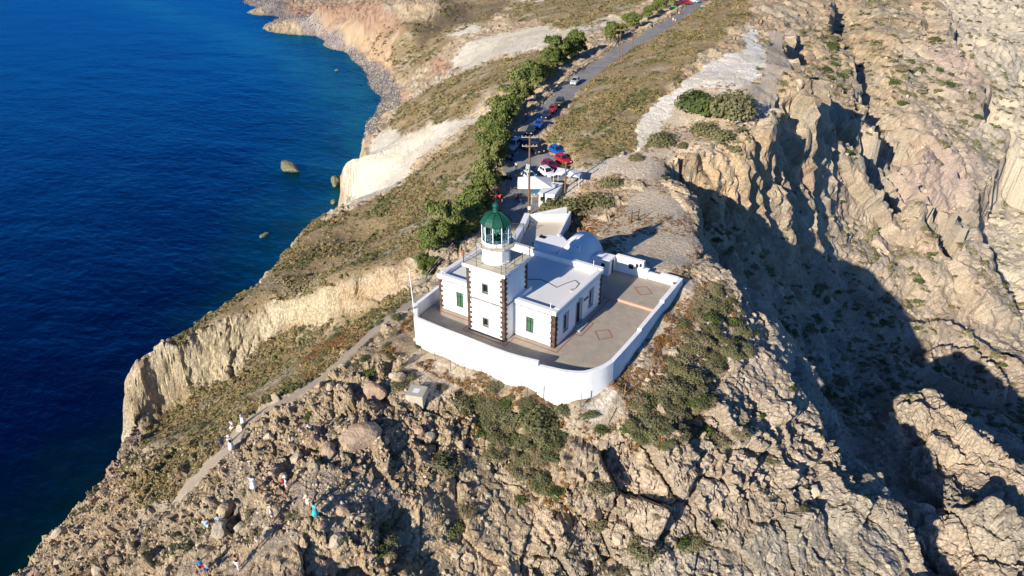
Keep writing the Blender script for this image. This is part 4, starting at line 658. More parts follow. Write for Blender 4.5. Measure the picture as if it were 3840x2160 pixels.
rl = MB().lathe([(.05, 0), (.26, 0), (.30, .06), (.26, .12), (.05, .12)], 16, (-.9, 5.2, 3.87)); tag(rl.build('hose_coil', simple('beige_hose', (.45, .38, .25), .7)), 'small coiled beige hose by the right edge of the house roof', 'hose')
# ---------------------------------------------------------------- lighthouse tower
X1, X2, Y1, Y2, TH = -9.31, -4.83, -1.70, 2.56, 7.55
tower = thing('lighthouse', 'square white lighthouse tower with green domed lantern and brown corner stones', 'lighthouse', (-7.07, .43, 0))
tw = [(-7.40, -6.83, 5.06, 6.02), (-7.42, -6.86, 1.10, 2.02)]
mb = MB(); wall_with_holes(mb, 'x', Y1, X1, X2, -.3, TH, tw, .5, -1)
mb.box(X1, X1+.5, Y1+.5, Y2, -.3, TH); mb.box(X2-.5, X2, Y1+.5, Y2, -.3, TH); mb.box(X1+.5, X2-.5, Y2-.5, Y2, -.3, TH)
o = mb.build('wall', WHITE, tower); bm_ = bmesh.new(); bm_.from_mesh(o.data); bmesh.ops.remove_doubles(bm_, verts=bm_.verts, dist=.0005); bm_.to_mesh(o.data); bm_.free()
for (x, y, sx, sy, z0) in ((X1, Y1, -1, -1, 0), (X2, Y1, 1, -1, 0), (X2, Y2, 1, 1, 3.9), (X1, Y2, -1, 1, 3.9)): quoins(tower, x, y, sx, sy, z0, 7.38)
MB().box(X1-.12, X2+.12, Y1-.12, Y2+.12, 7.4, 7.62).build('cornice', WHITE, tower, bevel=.03)
m = MB(); m.box(X1-.3, X2+.3, Y1-.4, Y2+.34, 7.62, 7.93); m.build('platform', WHITE, tower, bevel=.03)
MB().box(X1-.24, X2+.24, Y1-.34, Y2+.28, 7.932, 7.95).build('platform_floor', PLAT, tower)
for i in range(6):
    x = X1+.75+i*.6; MB().box(x-.05, x+.05, Y1-.16, Y1-.122, 7.45, 7.56).build('drain_hole', GREYST, tower)
for i in range(9):
    y = Y1+.2+i*.47; MB().box(X2+.122, X2+.26, y, y+.22, 7.42, 7.60).build('bracket', WHITE2, tower)
course(tower, 'x', Y1, X1+.35, X2-.35, 3.98, 4.18, .05); course(tower, 'y', X2, Y1+.3, Y1+1.68, 3.98, 4.18, .05)
MB().box(X1, X2, Y1-.05, Y1-.002, 0, .1).build('plinth', GREYST, tower)
for (a, b, z0, z1) in tw:
    k = .13; s = MB(); y = Y1
    s.box(a-k, a, y-.035, y+.1, z0-k, z1+k).box(b, b+k, y-.036, y+.1, z0-k, z1+k).box(a, b, y-.034, y+.1, z0-k, z0).box(a, b, y-.033, y+.1, z1, z1+k)
    fr = s.build('window', GREYST, tower); MB().box(a, b, y+.28, y+.3, z0, z1).build('pane', DARK, fr)
    MB().box(a, a+.05, y+.2, y+.26, z0, z1).box(b-.05, b, y+.2, y+.26, z0, z1).box(a+.05, b-.05, y+.2, y+.26, z0, z0+.05).box((a+b)/2-.02, (a+b)/2+.02, y+.2, y+.26, z0+.05, z1).build('frame', FRAME, fr)
# buttress-like white ramp where the tower meets the roof
MB().add([(X2, Y1+1.7, 4.33), (X2+.3, Y1+1.7, 4.33), (X2+.3, Y2+.5, 4.33), (X2, Y2+.5, 4.33), (X2, Y1+1.7, 3.86), (X2+.3, Y1+1.7, 3.86), (X2+.3, Y2+.5, 3.86), (X2, Y2+.5, 3.86)], [(0, 1, 2, 3), (4, 7, 6, 5), (0, 4, 5, 1), (1, 5, 6, 2), (2, 6, 7, 3), (3, 7, 4, 0)]).build('flashing', WHITE2, tower)
CX, CY = -7.12, .40; RO = math.radians(-105)
drum = MB().lathe([(1.5, 7.95), (1.5, 8.1), (1.42, 8.14), (1.40, 9.72)], 10, (CX, CY, 0), RO).build('drum', WHITE, tower)
gal = MB().lathe([(1.35, 9.62), (1.98, 9.74), (1.98, 9.84), (1.35, 9.86)], 10, (CX, CY, 0), RO).build('gallery', PLAT, tower)
gr = MB()
gp = [(CX+1.93*math.cos(RO+k*math.pi/5), CY+1.93*math.sin(RO+k*math.pi/5)) for k in range(10)]
for k, (x, y) in enumerate(gp):
    MB().tube([(x, y, 9.84), (x, y, 10.62)], .022, 5).build('baluster', RAILM, gal)
for z in (10.62, 10.24):
    for k in range(10): gr.tube([(*gp[k], z), (*gp[(k+1) % 10], z)], .014, 4)
gr.build('rail', RAILM, gal)
MB().lathe([(1.36, 9.87), (1.44, 9.87), (1.44, 10.12), (1.36, 10.14)], 10, (CX, CY, 0), RO).build('lantern_base', WPAINT, tower)
lf = empty('lantern_frame', (0, 0, 0)); bpy.data.objects.remove(lf)
fr = MB()
R_ = 1.38
for k in range(10):
    a = RO+k*math.pi/5; x, y = CX+R_*math.cos(a), CY+R_*math.sin(a); fr.tube([(x, y, 10.1), (x, y, 12.0)], .055, 4)
for k in range(10):
    a = RO+k*math.pi/5; b_ = a+math.pi/5; p = (CX+R_*math.cos(a), CY+R_*math.sin(a)); q = (CX+R_*math.cos(b_), CY+R_*math.sin(b_))
    fr.tube([(*p, 10.17), (*q, 10.17)], .05, 4); fr.tube([(*p, 11.96), (*q, 11.96)], .05, 4)
fr = fr.build('lantern_frame', WPAINT, tower)
for k in range(10):
    a = RO+k*math.pi/5; b_ = a+math.pi/5; r = R_-.0
    p = (CX+r*math.cos(a), CY+r*math.sin(a)); q = (CX+r*math.cos(b_), CY+r*math.sin(b_)); nx, ny = math.cos((a+b_)/2)*.012, math.sin((a+b_)/2)*.012
    MB().prism([(p[0]+nx, p[1]+ny), (q[0]+nx, q[1]+ny), (q[0]-nx, q[1]-ny), (p[0]-nx, p[1]-ny)], 10.2, 11.93).build('pane', GLASS, fr)
MB().lathe([(.5, 10.0), (.5, 10.5), (.25, 10.6), (.25, 10.75)], 14, (CX, CY, 0)).build('lamp_table', GREEND2, tower)
ln = MB().lathe([(.2, 10.75), (.42, 10.95), (.5, 11.25), (.42, 11.55), (.2, 11.75)], 16, (CX, CY, 0)).build('lens', glass('lens_glass', (.6, .85, .7), .1, .6), tower, True)
dome = MB().lathe([(1.30, 11.96), (1.56, 11.98), (1.58, 12.03), (1.50, 12.16), (1.36, 12.42), (1.14, 12.70), (.84, 12.92), (.52, 13.06), (.30, 13.12)], 10, (CX, CY, 0), RO).build('dome', GREEND, tower)
prof = [(1.585, 12.03), (1.51, 12.17), (1.37, 12.43), (1.15, 12.71), (.85, 12.93), (.53, 13.07), (.30, 13.13)]
for k in range(10):
    a = RO+k*math.pi/5; MB().tube([(CX+(r+.01)*math.cos(a), CY+(r+.01)*math.sin(a), z+.01) for r, z in prof], .028, 5).build('rib', GREEND2, dome)
MB().lathe([(.34, 13.05), (.30, 13.2), (.22, 13.28), (.30, 13.36), (.30, 13.42), (.22, 13.46), (.30, 13.56), (.345, 13.72), (.31, 13.88), (.2, 13.98), (.06, 14.05)], 18, (CX, CY, 0)).build('finial', GREEND, tower, True)
vane = MB().tube([(CX, CY, 14.0), (CX, CY, 16.3)], .025, 5).build('mast', GREEND2, tower)
vr = MB()
for a in (.3, 1.9, 3.5, 5.1):
    d = (math.cos(a), math.sin(a)); vr.tube([(CX, CY, 14.75), (CX+d[0]*.45, CY+d[1]*.45, 14.75)], .014, 4)
    for s in (-1, 1): vr.add([(CX+d[0]*.2, CY+d[1]*.2, 14.75), (CX+d[0]*.5-s*d[1]*.05, CY+d[1]*.5+s*d[0]*.05, 14.75+s*.02), (CX+d[0]*.5-s*d[1]*.16, CY+d[1]*.5+s*d[0]*.16, 14.75+s*.14)], [(0, 1, 2)])
o = vr.build('wind_cups', REDP, vane); sm = o.modifiers.new('solid', 'SOLIDIFY'); sm.thickness = .012
wv_ = MB().box(CX-.02, CX+.02, CY+.05, CY+.5, 15.2, 15.45).build('wind_vane', REDP, vane)
# ladder and platform railing
lad = MB(); lx, ly = CX+1.35, CY+.75
for s in (-.18, .18): lad.tube([(lx+s*.5, ly-s*.85, 7.95), (lx+s*.5, ly-s*.85, 9.9)], .02, 4)
for k in range(7): lad.tube([(lx-.09, ly+.153, 8.15+k*.26), (lx+.09, ly-.153, 8.15+k*.26)], .014, 4)
lad.build('ladder', RAILM, tower)
rx0, rx1, ry0, ry1 = X1-.16, X2+.16, Y1-.26, Y2+.2; rail = MB(); fr = None
rp = [(rx0, ry0), (rx0+1.55, ry0), (rx1-.32, ry0), (rx1, ry0+.3), (rx1, ry0+1.9), (rx1, ry0+3.3), (rx1, ry1), (rx0+2.4, ry1), (rx0, ry1), (rx0, ry0+2.2)]
for z in (8.95, 8.5):
    for k in range(len(rp)): rail.tube([(*rp[k], z), (*rp[(k+1) % len(rp)], z)], .02, 4)
fr = rail.build('railing', RAILM, tower)
for k, (x, y) in enumerate(rp):
    MB().tube([(x, y, 7.95), (x, y, 9.0)], .06 if k in (0, 6, 8) else .032, 5).build('railing_post', RAILM, fr)
MB().lathe([(.07, 9.0), (.09, 9.06), (.09, 9.2), (.03, 9.26)], 8, (rx0, ry0+.0, 0)).build('signal_light', REDP, fr)
# ---------------------------------------------------------------- enclosing wall
encl = thing('enclosing_wall', 'long white limewashed wall curving round the lighthouse terrace', 'wall', (-4, -4.8, -2))
inner = [(-15.85, 12.0), (-15.75, 1.7), (-15.5, -2.4), (-13.9, -4.35), (-10.3, -4.52), (-7.5, -4.55), (-4.5, -4.62), (-2.5, -4.6), (-1, -4.42), (.7, -4.1)]
def wall_run(pts, top, foot, th, name, parent, mat=WHITE, batter=.0):
    """wall following a line; pts = inner top edge, thickness to the right-hand (outer) side"""
    n = len(pts); P = [Vector((p[0], p[1])) for p in pts]; outer = []
    for i in range(n):
        d0 = (P[i]-P[i-1]).normalized() if i else (P[1]-P[0]).normalized(); d1 = (P[i+1]-P[i]).normalized() if i < n-1 else d0
        t = (d0+d1).normalized(); nn = Vector((t.y, -t.x)); outer.append((P[i]+nn*th/max(.5, nn.dot(Vector((d0.y, -d0.x)))), nn))
    m = MB(); tops = top if isinstance(top, (list, tuple)) else [top]*n
    vs = []
    for i in range(n):
        o_, nn = outer[i]; ft = foot if not callable(foot) else foot(i)
        vs += [(P[i].x, P[i].y, tops[i]), (o_.x, o_.y, tops[i]), (o_.x+nn.x*batter, o_.y+nn.y*batter, ft), (P[i].x, P[i].y, ft)]
    fs = [(0, 3, 2, 1), (4*n-4, 4*n-3, 4*n-2, 4*n-1)]
    for i in range(n-1):
        for k in range(4): fs.append((4*i+k, 4*i+(k+1) % 4, 4*i+4+(k+1) % 4, 4*i+4+k))
    m.add(vs, fs); return m.build(name, mat, parent, bevel=.035)
def curve_pts(pts, k=4):
    out = []
    for i in range(len(pts)-1):
        p0 = pts[max(i-1, 0)]; p1 = pts[i]; p2 = pts[i+1]; p3 = pts[min(i+2, len(pts)-1)]
        for j in range(k):
            t = j/k; out.append(tuple(.5*((2*p1[a])+(-p0[a]+p2[a])*t+(2*p0[a]-5*p1[a]+4*p2[a]-p3[a])*t*t+(-p0[a]+3*p1[a]-3*p2[a]+p3[a])*t**3) for a in (0, 1)))
    return out+[tuple(pts[-1])]
wall_run(inner, 1.36, -4.5, .42, 'wall_section', encl)
cur = curve_pts([(.72, -4.08), (2.7, -3.68), (3.8, -3.3), (4.72, -2.75), (5.4, -1.75), (5.8, -.9), (6.05, .1)], 4)
wall_run(cur, .92, -5, .46, 'wall_section', encl, batter=.25)
wall_run([(6.051, .105), (6.12, 3), (6.16, 6.35)], .9, -4.5, .44, 'wall_section', encl, batter=.12)
wall_run([(6.14, 6.36), (6.1, 9.5), (6.08, 12.5)], 1.08, -4, .44, 'wall_section', encl)
wall_run([(6.06, 12.51), (6.04, 15.5), (6.02, 18.42)], 1.32, -4, .5, 'wall_section', encl)
MB().box(3.9, 6.02, 18.0, 18.5, -1, 1.36).build('wall_section', WHITE, encl, bevel=.03)
MB().box(2.45, 3.898, 18.0, 18.4, -1, 1.08).build('wall_section', WHITE, encl, bevel=.03)
MB().box(1.85, 2.448, 17.75, 18.4, -1, 1.42).build('wall_section', WHITE, encl, bevel=.03)
MB().box(-1.7, 1.84, 17.72, 18.32, -1, 2.35).build('wall_section', WHITE, encl, bevel=.04)
MB().box(5.9, 6.2, 16.6, 16.85, 1.33, 1.42).build('lamp', DARK, encl)
for (x, z, w, h) in ((.1, 1.45, .55, .6), (.95, 1.75, .3, .42), (1.4, 1.9, .25, .42)):
    o = MB().box(x, x+w, 17.60, 17.66, z-h/2, z+h/2).build('meter_box', simple('dark_box_%d' % int(x*10), (.02, .022, .03), .5), encl)
vent = MB().prism([(1.9, -4.62), (2.1, -4.66), (2.1, -4.5)], -.55, -.45)
# ---------------------------------------------------------------- hut, cistern and lower court
hut = thing('service_hut', 'small flat roofed white hut with a square window and dark doorway', 'hut', (-2.8, 16.7, .3))
mb = MB(); wall_with_holes(mb, 'x', 15.95, -3.9, -1.7, .2, 2.15, [(-2.75, -2.25, 1.25, 1.8)], .2, -1)
wall_with_holes(mb, 'y', -1.7, 16.15, 17.7, .2, 2.15, [(16.75, 17.35, .3, 2.0)], .2, 1); mb.box(-3.9, -3.7, 16.15, 17.7, .2, 2.15); mb.box(-3.7, -1.9, 17.5, 17.7, .2, 2.15)
mb.build('wall', WHITE, hut); MB().box(-3.95, -1.65, 15.9, 17.72, 2.152, 2.32).build('roof', WHITE, hut, bevel=.03)
MB().box(-2.75, -2.25, 16.05, 16.08, 1.25, 1.8).build('window', DARK, hut); MB().box(-1.85, -1.8, 16.75, 17.35, .3, 2.0).build('doorway', DARK, hut)
vault = thing('cistern_vault', 'white limewashed cistern with big rounded vault behind the house', 'cistern', (-6.3, 15, 0))
secs = [(10.9, 2.0, 1.1, -5.6), (12.2, 2.2, 1.9, -5.8), (13.8, 2.3, 2.6, -5.95), (15.5, 2.4, 3.15, -6.1), (17.2, 2.5, 3.5, -6.2), (18.8, 2.5, 3.6, -6.2)]
vs = []; n = 34
for (y, r, h, cx_) in secs:
    for k in range(n+1):
        a = math.pi*k/n; vs.append((cx_+r*math.cos(a), y, -.5 if k in (0, n) else .2+h*math.sin(a)**.8))
fs = [(i*(n+1)+k, i*(n+1)+k+1, (i+1)*(n+1)+k+1, (i+1)*(n+1)+k) for i in range(len(secs)-1) for k in range(n)]+[tuple(range(n, -1, -1)), tuple((len(secs)-1)*(n+1)+k for k in range(n+1))]
MB().add(vs, fs).build('vault_shell', WHITE, vault, True)
MB().box(-5.55, -5.2, 14.9, 15.25, 2.9, 3.75).build('vent_block', WHITE, vault, bevel=.03)
MB().box(-5.46, -5.3, 14.88, 14.899, 3.45, 3.62).build('vent_hole', DARK, vault)
blk_ = thing('water_tank', 'low white limewashed tank block with open hatch beside the cistern vault', 'tank', (-10.6, 17, 0))
poly = [(-12.7, 18.0), (-12.3, 16.6), (-11.2, 15.4), (-9.6, 14.9), (-8.4, 15.4), (-8.5, 18.5), (-9.8, 19.6), (-11.6, 19.1)]
MB().prism(poly, -2, 1.9).build('tank_body', WHITE2, blk_, bevel=.08)
MB().box(-12.2, -11.5, 17.7, 18.3, 1.902, 1.99).build('hatch', DARK, blk_); MB().box(-12.3, -12.21, 17.6, 18.4, 1.902, 2.1).build('hatch_rim', STEELG, blk_)
court = thing('courtyard_wall', 'white walls round the sunken courtyard behind the cistern', 'wall', (-16, 24, -1))
wall_run([(-18.3, 26.9), (-15.6, 31.4)][::-1], .2, -4, .4, 'wall_section', court)
cw = [(-19.5, 27.0), (-14.6, 29.9)]
wall_run([(-14.75, 29.9), (-19.1, 26.9)][::-1], [.1, .1], -4.5, .35, 'wall_section', court)
wall_run([(-14.5, 29.8), (-13.3, 25.6), (-12.2, 22.4), (-9.4, 19.8)][::-1], [1.2, .5, .3, .5], -4, .35, 'wall_section', court)
wall_run([(-19.2, 27.0), (-17.9, 23.6), (-16.2, 19.0), (-14.9, 15.8)], [.1, 0, .5, .9], -4.5, .8, 'wall_section', court, WHITE2)
tag(MB().prism([(-18.8, 26.8), (-14.6, 29.6), (-13.0, 25.2), (-11.8, 21.8), (-9.2, 18.8), (-9.2, 10.5), (-15.9, 10.5), (-15.8, 17.5)], -3, -1.05).build('lower_court', COURTP), kind='structure')
# lower stair landing / garden wall linking to the house
MB().box(-15.9, -14.36, 11.9, 15.9, -3, .9).build('wall_section', WHITE, court, bevel=.04)
gate = thing('iron_gate', 'green painted iron gate beside the courtyard stairs', 'gate', (-17.8, 21.6, -1))
g = MB(); gx = [(-18.9, 21.4), (-17.4, 22.3)]
for z in (-.9, .0, .75): g.tube([(*gx[0], z), (*gx[1], z)], .03, 4)
g = g.build('gate_frame', RAILM, gate)
for k in range(13):
    t = k/12; x = gx[0][0]*(1-t)+gx[1][0]*t; y = gx[0][1]*(1-t)+gx[1][1]*t; MB().tube([(x, y, -1.1), (x, y, .8)], .016 if 0 < k < 12 else .045, 4).build('gate_bar', RAILM, gate)
# ---------------------------------------------------------------- flag pole, block, fences
fp = thing('flagpole', 'bare white flagpole at the left corner of the white wall', 'flagpole', (-15.3, -3.3, 1.3)); MB().tube([(-15.3, -3.3, .8), (-15.75, -3.05, 5.9)], [.06, .035], 8).build('pole', WPAINT, fp); MB().lathe([(.02, 0), (.06, .04), (.05, .1), (.01, .12)], 8, (-15.75, -3.05, 5.9)).build('cap', WPAINT, fp); MB().lathe([(.16, 0), (.16, .1), (.08, .18)], 8, (-15.3, -3.3, 1.36)).build('bracket', STEELG, fp)
def fence(label, pts, h, every, hook, cat='fence', mat=RUST, wires=3, rz=True):
    L = []
    for (a, b) in zip(pts[:-1], pts[1:]):
        d = math.dist(a, b); k = max(1, int(round(d/every)))
        for i in range(k): t = i/k; L.append((a[0]*(1-t)+b[0]*t+random.uniform(-.06, .06), a[1]*(1-t)+b[1]*t+random.uniform(-.06, .06)))
    L.append(pts[-1]); Z = [gz(x, y) for x, y in L]
    t_ = thing('wire_fence', label, cat, (L[0][0], L[0][1], Z[0]))
    tops = []
    for (x, y), z in zip(L, Z):
        lean = random.uniform(-.06, .06); p = [(x, y, z-.2), (x+lean, y, z+h)]
        if hook: p.append((x+lean-.12, y-.2, z+h+.14))
        MB().tube(p, .035, 5).build('fence_post', mat, t_); tops.append((x+lean, y, z))
    w = MB()
    for k in range(len(tops)-1):
        for j in range(wires):
            hh = h*(j+1)/wires*.95; a = tops[k]; b = tops[k+1]; w.tube([(a[0], a[1], a[2]+hh), ((a[0]+b[0])/2, (a[1]+b[1])/2, (a[2]+b[2])/2+hh-.05), (b[0], b[1], b[2]+hh)], .007, 3)
    if wires: w.build('wire', STEELG, t_)
    return t_
fence('wire fence on bent grey posts along the foot of the white wall', [(-14.6, -5.5), (-10.5, -6.0), (-6.5, -6.3), (-2.5, -6.2), (.5, -5.9), (3.2, -5.2)], 1.75, 2.0, True, mat=simple('grey_post', (.12, .11, .10), .7))
blkm = simple('raw_concrete', (.42, .39, .32), .9, .15, 2, bump=.4)
# ---------------------------------------------------------------- concrete block, frame, fences, poles
bx, by = OBJ['BLOCK']; bz = gz(bx, by)
t = thing('concrete_block', 'square raw concrete block lying in front of the white wall', 'block')
MB().box(-.85, .85, -.85, .85, -.6, .75).build('slab', blkm, t, bevel=.03)
MB().box(-.35, .25, -.3, .35, .752, .756).build('lime_splash', WHITE2, t); t.location = (bx, by, bz); t.rotation_euler = (0, 0, .35)
fr_ = OBJ['FRAME']; fz = gz(*fr_[0]); t = thing('gate_frame', 'dark metal gateway frame standing in the garden fence', 'gate frame', (*fr_[0], fz))
m = MB()
for p in fr_: m.tube([(*p, fz-.2), (*p, fz+1.9)], .055, 6)
m.tube([(*fr_[0], fz+1.5), (*fr_[1], fz+1.5)], .045, 6); m.build('frame', DARK, t)
fence('thin wire fence on rusty posts round the garden behind the cistern', OBJ['GARDENFENCE'], 1.5, 2.6, False)
pf = fence('grey rail fence along the left side of the house', OBJ['PATHFENCE'], 1.1, 3.2, False, mat=simple('grey_timber', (.30, .27, .24), .85), wires=0)
L = [(o.matrix_basis.translation) for o in ()]
rm = MB(); pts = OBJ['PATHFENCE']
for (a, b) in zip(pts[:-1], pts[1:]):
    for h in (.55, 1.05): rm.tube([(*a, gz(*a)+h), (*b, gz(*b)+h)], .05, 4)
rm.build('rail', simple('grey_timber_rail', (.32, .29, .26), .85), pf)
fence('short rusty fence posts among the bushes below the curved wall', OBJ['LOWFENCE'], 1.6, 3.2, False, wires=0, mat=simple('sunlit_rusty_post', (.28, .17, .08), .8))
def pole(label, x, y, h, arms=0, r=.15, box=False, zdef=-2):
    z = gz(x, y, zdef); t = thing('utility_pole', label, 'pole', (x, y, z))
    MB().tube([(x, y, z-.3), (x, y, z+h*.5), (x, y, z+h)], [r, r*.85, r*.68], 10).build('shaft', WOOD, t)
    for k in range(arms):
        zz = z+h-.25-k*1.35; w = 1.25-.1*k; dx, dy = .83*w, .56*w
        a = MB().tube([(x-dx, y-dy, zz), (x+dx, y+dy, zz)], .075, 4).build('crossarm', simple('pale_crossarm_%d_%d' % (int(h*10), k), (.42, .34, .25), .8, .2), t)
        for u in (-.9, -.45, .45, .9): MB().lathe([(.04, 0), (.07, .04), (.04, .1), (.07, .15), (.03, .2)], 8, (x+dx*u, y+dy*u, zz+.07)).build('insulator', simple('ceramic_%d' % int(h), (.45, .33, .25), .4), a)
    if box:
        zz = z+h*.60; b_ = MB().box(x-.30, x+.34, y-.62, y-.2, zz-.45, zz+.5).build('transformer', simple('transformer_grey', (.36, .36, .30), .6, .15), t, bevel=.04)
        MB().box(x-.12, x+.12, y-.66, y-.625, zz-.1, zz+.12).build('label_plate', DARK, b_)
        for s in (-.22, 0, .22): MB().lathe([(.05, 0), (.07, .06), (.04, .12), (.06, .2), (.03, .3)], 8, (x+s, y-.4, zz+.5)).build('bushing', WPAINT, b_)
        MB().lathe([(.28, 0), (.28, .35), (.2, .4)], 10, (x+.3, y-.3, z+1.2)).build('meter', WPAINT, t)
    return t
PL = OBJ['POLES']
pole('tall brown wooden utility pole with two crossarms and a grey transformer box beside the parking', *PL['big'], POLEH['big'], 2, .19, True)
pole('plain wooden pole rising from the olive bushes right of the white tent', *PL['mid'], POLEH['mid'])
pole('lone thin wooden pole on the scrub slope right of the road', *PL['D'], POLEH['D'], r=.12)
pole('distant wooden pole with one crossarm at the road edge', *PL['A'], POLEH['A'], 1, .14)
pole('shorter distant pole just below the pole with the crossarm', *PL['B'], POLEH['B'], r=.12)
pole('distant bare pole on the right edge of the road uphill of the crossarm pole', *PL['Cc'], POLEH['Cc'], r=.12)
pole('far bare pole cut by the top edge of the picture left of the road trees', *PL['F'], POLEH['F'], r=.13)
pole('far thin pole among the last trees at the top of the road', *PL['G'], POLEH['G'], r=.1)
# road edge barrier (low timber rail left of the road) and edge kerb
rb = thing('guard_rail', 'low dark guard rail along the left edge of the road', 'guard rail', (ROAD[4][0]-3.4, ROAD[4][1], ROAD[4][2]))
gm = MB(); prev = None
for i in range(len(ROAD)-1):
    a, b = Vector(ROAD[i][:2]), Vector(ROAD[i+1][:2]); d = (b-a); n_ = max(1, int(d.length/4)); dn = d.normalized(); nn = Vector((dn.y, -dn.x))
    for k in range(n_):
        p = a+d*(k/n_)+nn*3.35; z = gz(p.x, p.y, -3); q = (p.x, p.y, z+.55)
        MB().box(p.x-.08, p.x+.08, p.y-.08, p.y+.08, z-.1, z+.65).build('post', GREYST, rb)
        if prev is not None and i > 0: gm.tube([prev, q], .09, 4)
        prev = q
gm.build('rail', simple('grey_rail', (.20, .19, .18), .6), rb)
# ---------------------------------------------------------------- cars
def paint(name, c): return simple(name, c, .3, .03, spec=.6)
CGLASS = simple('car_glass', (.012, .018, .025), .08, .05, spec=.8); TYRE = simple('tyre', (.015, .015, .015), .85, .1); RIM = simple('rim', (.4, .4, .42), .3, .05, metal=.7); HL = simple('headlight_lens', (.7, .72, .72), .15, .03, spec=.7); TL = simple('tail_lamp', (.45, .02, .02), .25, .05); BLK = simple('black_trim', (.02, .02, .02), .6, .05)
def make_car(name, mat, kind='hatch', label='', group=None):
    L, Wd, H = {'hatch': (3.95, 1.72, 1.47), 'suv': (4.35, 1.85, 1.68), 'van': (4.3, 1.8, 1.85), 'pickup': (5.0, 1.8, 1.7)}[kind]
    t = thing(name, label, 'car' if kind != 'van' else 'van', (0, 0, 0), 0, group)
    belt = {'hatch': .93, 'suv': 1.05, 'van': 1.08, 'pickup': 1.0}[kind]; w = Wd/2
    st = [(-.5, .78, .35, .80), (-.475, .93, .27, .97), (-.36, 1., .22, 1.0), (-.1, 1., .2, .99), (.14, 1., .2, .97), (.30, .985, .21, .93), (.42, .93, .24, .82), (.485, .84, .30, .68), (.5, .70, .38, .60)]
    vs = []; sec = 8
    for (u, ww, zb, zt) in st:
        x = u*L; zt *= belt; a = w*ww
        vs += [(x, -a*.85, zb), (x, -a, zb+.14), (x, -a, zt-.22), (x, -a*.90, zt-.02), (x, a*.90, zt-.02), (x, a, zt-.22), (x, a, zb+.14), (x, a*.85, zb)]
    fs = [(i*sec+k, i*sec+(k+1) % sec, (i+1)*sec+(k+1) % sec, (i+1)*sec+k) for i in range(len(st)-1) for k in range(sec)]+[tuple(range(sec))[::-1], tuple((len(st)-1)*sec+k for k in range(sec))]
    body = MB().add(vs, fs).build('body', mat, t, True, bevel=.02)
    c0, c1, r0, r1 = {'hatch': (-.45, .20, -.36, .02), 'suv': (-.46, .20, -.41, .04), 'van': (-.48, .30, -.46, .10), 'pickup': (-.12, .22, -.06, .05)}[kind]
    zb_, zr = belt-.06, H; a, b = w*.86, w*.68
    P = [(c0*L, -a, zb_), (c1*L, -a, zb_), (c1*L, a, zb_), (c0*L, a, zb_), (r0*L, -b, zr), (r1*L, -b, zr), (r1*L, b, zr), (r0*L, b, zr)]
    MB().add(P, [(0, 3, 2, 1), (4, 5, 6, 7), (0, 1, 5, 4), (1, 2, 6, 5), (2, 3, 7, 6), (3, 0, 4, 7)]).build('roof', mat, t, bevel=.05)
    P = [Vector(p) for p in P]
    def pane(nm, q, e=.012, mx=.10, my=.13):
        a_, b_, c_, d_ = [P[i] for i in q]; n_ = (b_-a_).cross(d_-a_).normalized()
        def at(u, v): return (a_*(1-u)+b_*u)*(1-v)+(d_*(1-u)+c_*u)*v
        Q = [at(mx, my), at(1-mx, my), at(1-mx, 1-my), at(mx, 1-my)]
        MB().add([v+n_*e for v in Q]+[v-n_*.01 for v in Q], [(0, 1, 2, 3), (7, 6, 5, 4), (0, 4, 5, 1), (1, 5, 6, 2), (2, 6, 7, 3), (3, 7, 4, 0)]).build(nm, CGLASS, t)
    pane('windscreen', (1, 2, 6, 5), mx=.07, my=.08); pane('rear_window', (3, 0, 4, 7))
    for q in ((0, 1, 5, 4), (2, 3, 7, 6)):
        a_, b_, c_, d_ = [P[i] for i in q]; n_ = (b_-a_).cross(d_-a_).normalized()
        for (u0, u1) in (((.10, .47), (.51, .88)) if kind != 'pickup' else ((.12, .86),)):
            def at(u, v): return (a_*(1-u)+b_*u)*(1-v)+(d_*(1-u)+c_*u)*v
            Q = [at(u0, .14), at(u1, .14), at(u1*.97, .86), at(u0, .86)]
            MB().add([v+n_*.012 for v in Q]+[v-n_*.01 for v in Q], [(0, 1, 2, 3), (7, 6, 5, 4), (0, 4, 5, 1), (1, 5, 6, 2), (2, 6, 7, 3), (3, 7, 4, 0)]).build('side_window', CGLASS, t)
    for x in (-.315*L, .315*L):
        for s in (-1, 1):
            r = .33; y0 = s*(w-.2); y1 = s*(w+.012); n = 16
            def disc(rr, ya, yb):
                v = [(x+rr*math.cos(2*math.pi*k/n), yy, r+rr*math.sin(2*math.pi*k/n)) for yy in (ya, yb) for k in range(n)]
                return v, [tuple(range(n)), tuple(range(2*n-1, n-1, -1))]+[(k, n+k, n+(k+1) % n, (k+1) % n) for k in range(n)]
            wh = MB().add(*disc(r, y0, y1)).build('wheel', TYRE, t); MB().add(*disc(r*.62, y1-s*.03, y1+s*.012)).build('rim', RIM, wh)
    for s in (-1, 1):
        MB().box(.455*L, .487*L, s*w*.58-.15, s*w*.58+.15, belt*.62, belt*.76).build('headlight', HL, t, bevel=.02)
        MB().box(-.498*L, -.475*L, s*w*.72-.10, s*w*.72+.10, belt*.72, belt*.95).build('tail_light', TL, t)
        MB().box(.13*L, .17*L, s*(w+.08)-.09, s*(w+.08)+.09, belt, belt+.14).build('mirror', mat, t, bevel=.02)
    MB().box(.47*L, .508*L, -.4, .4, .42, .56).build('grille', BLK, t)
    return t
COLS = dict(blue=(.01, .09, .36), red=(.38, .015, .02), dred=(.20, .008, .03), white=(.72, .73, .72), ltblue=(.45, .60, .72), silver=(.42, .46, .48), green=(.035, .05, .03), dblue=(.012, .02, .07), black=(.015, .017, .02), lime=(.30, .55, .12))
PM = {k: paint(k+'_car_paint', v) for k, v in COLS.items()}
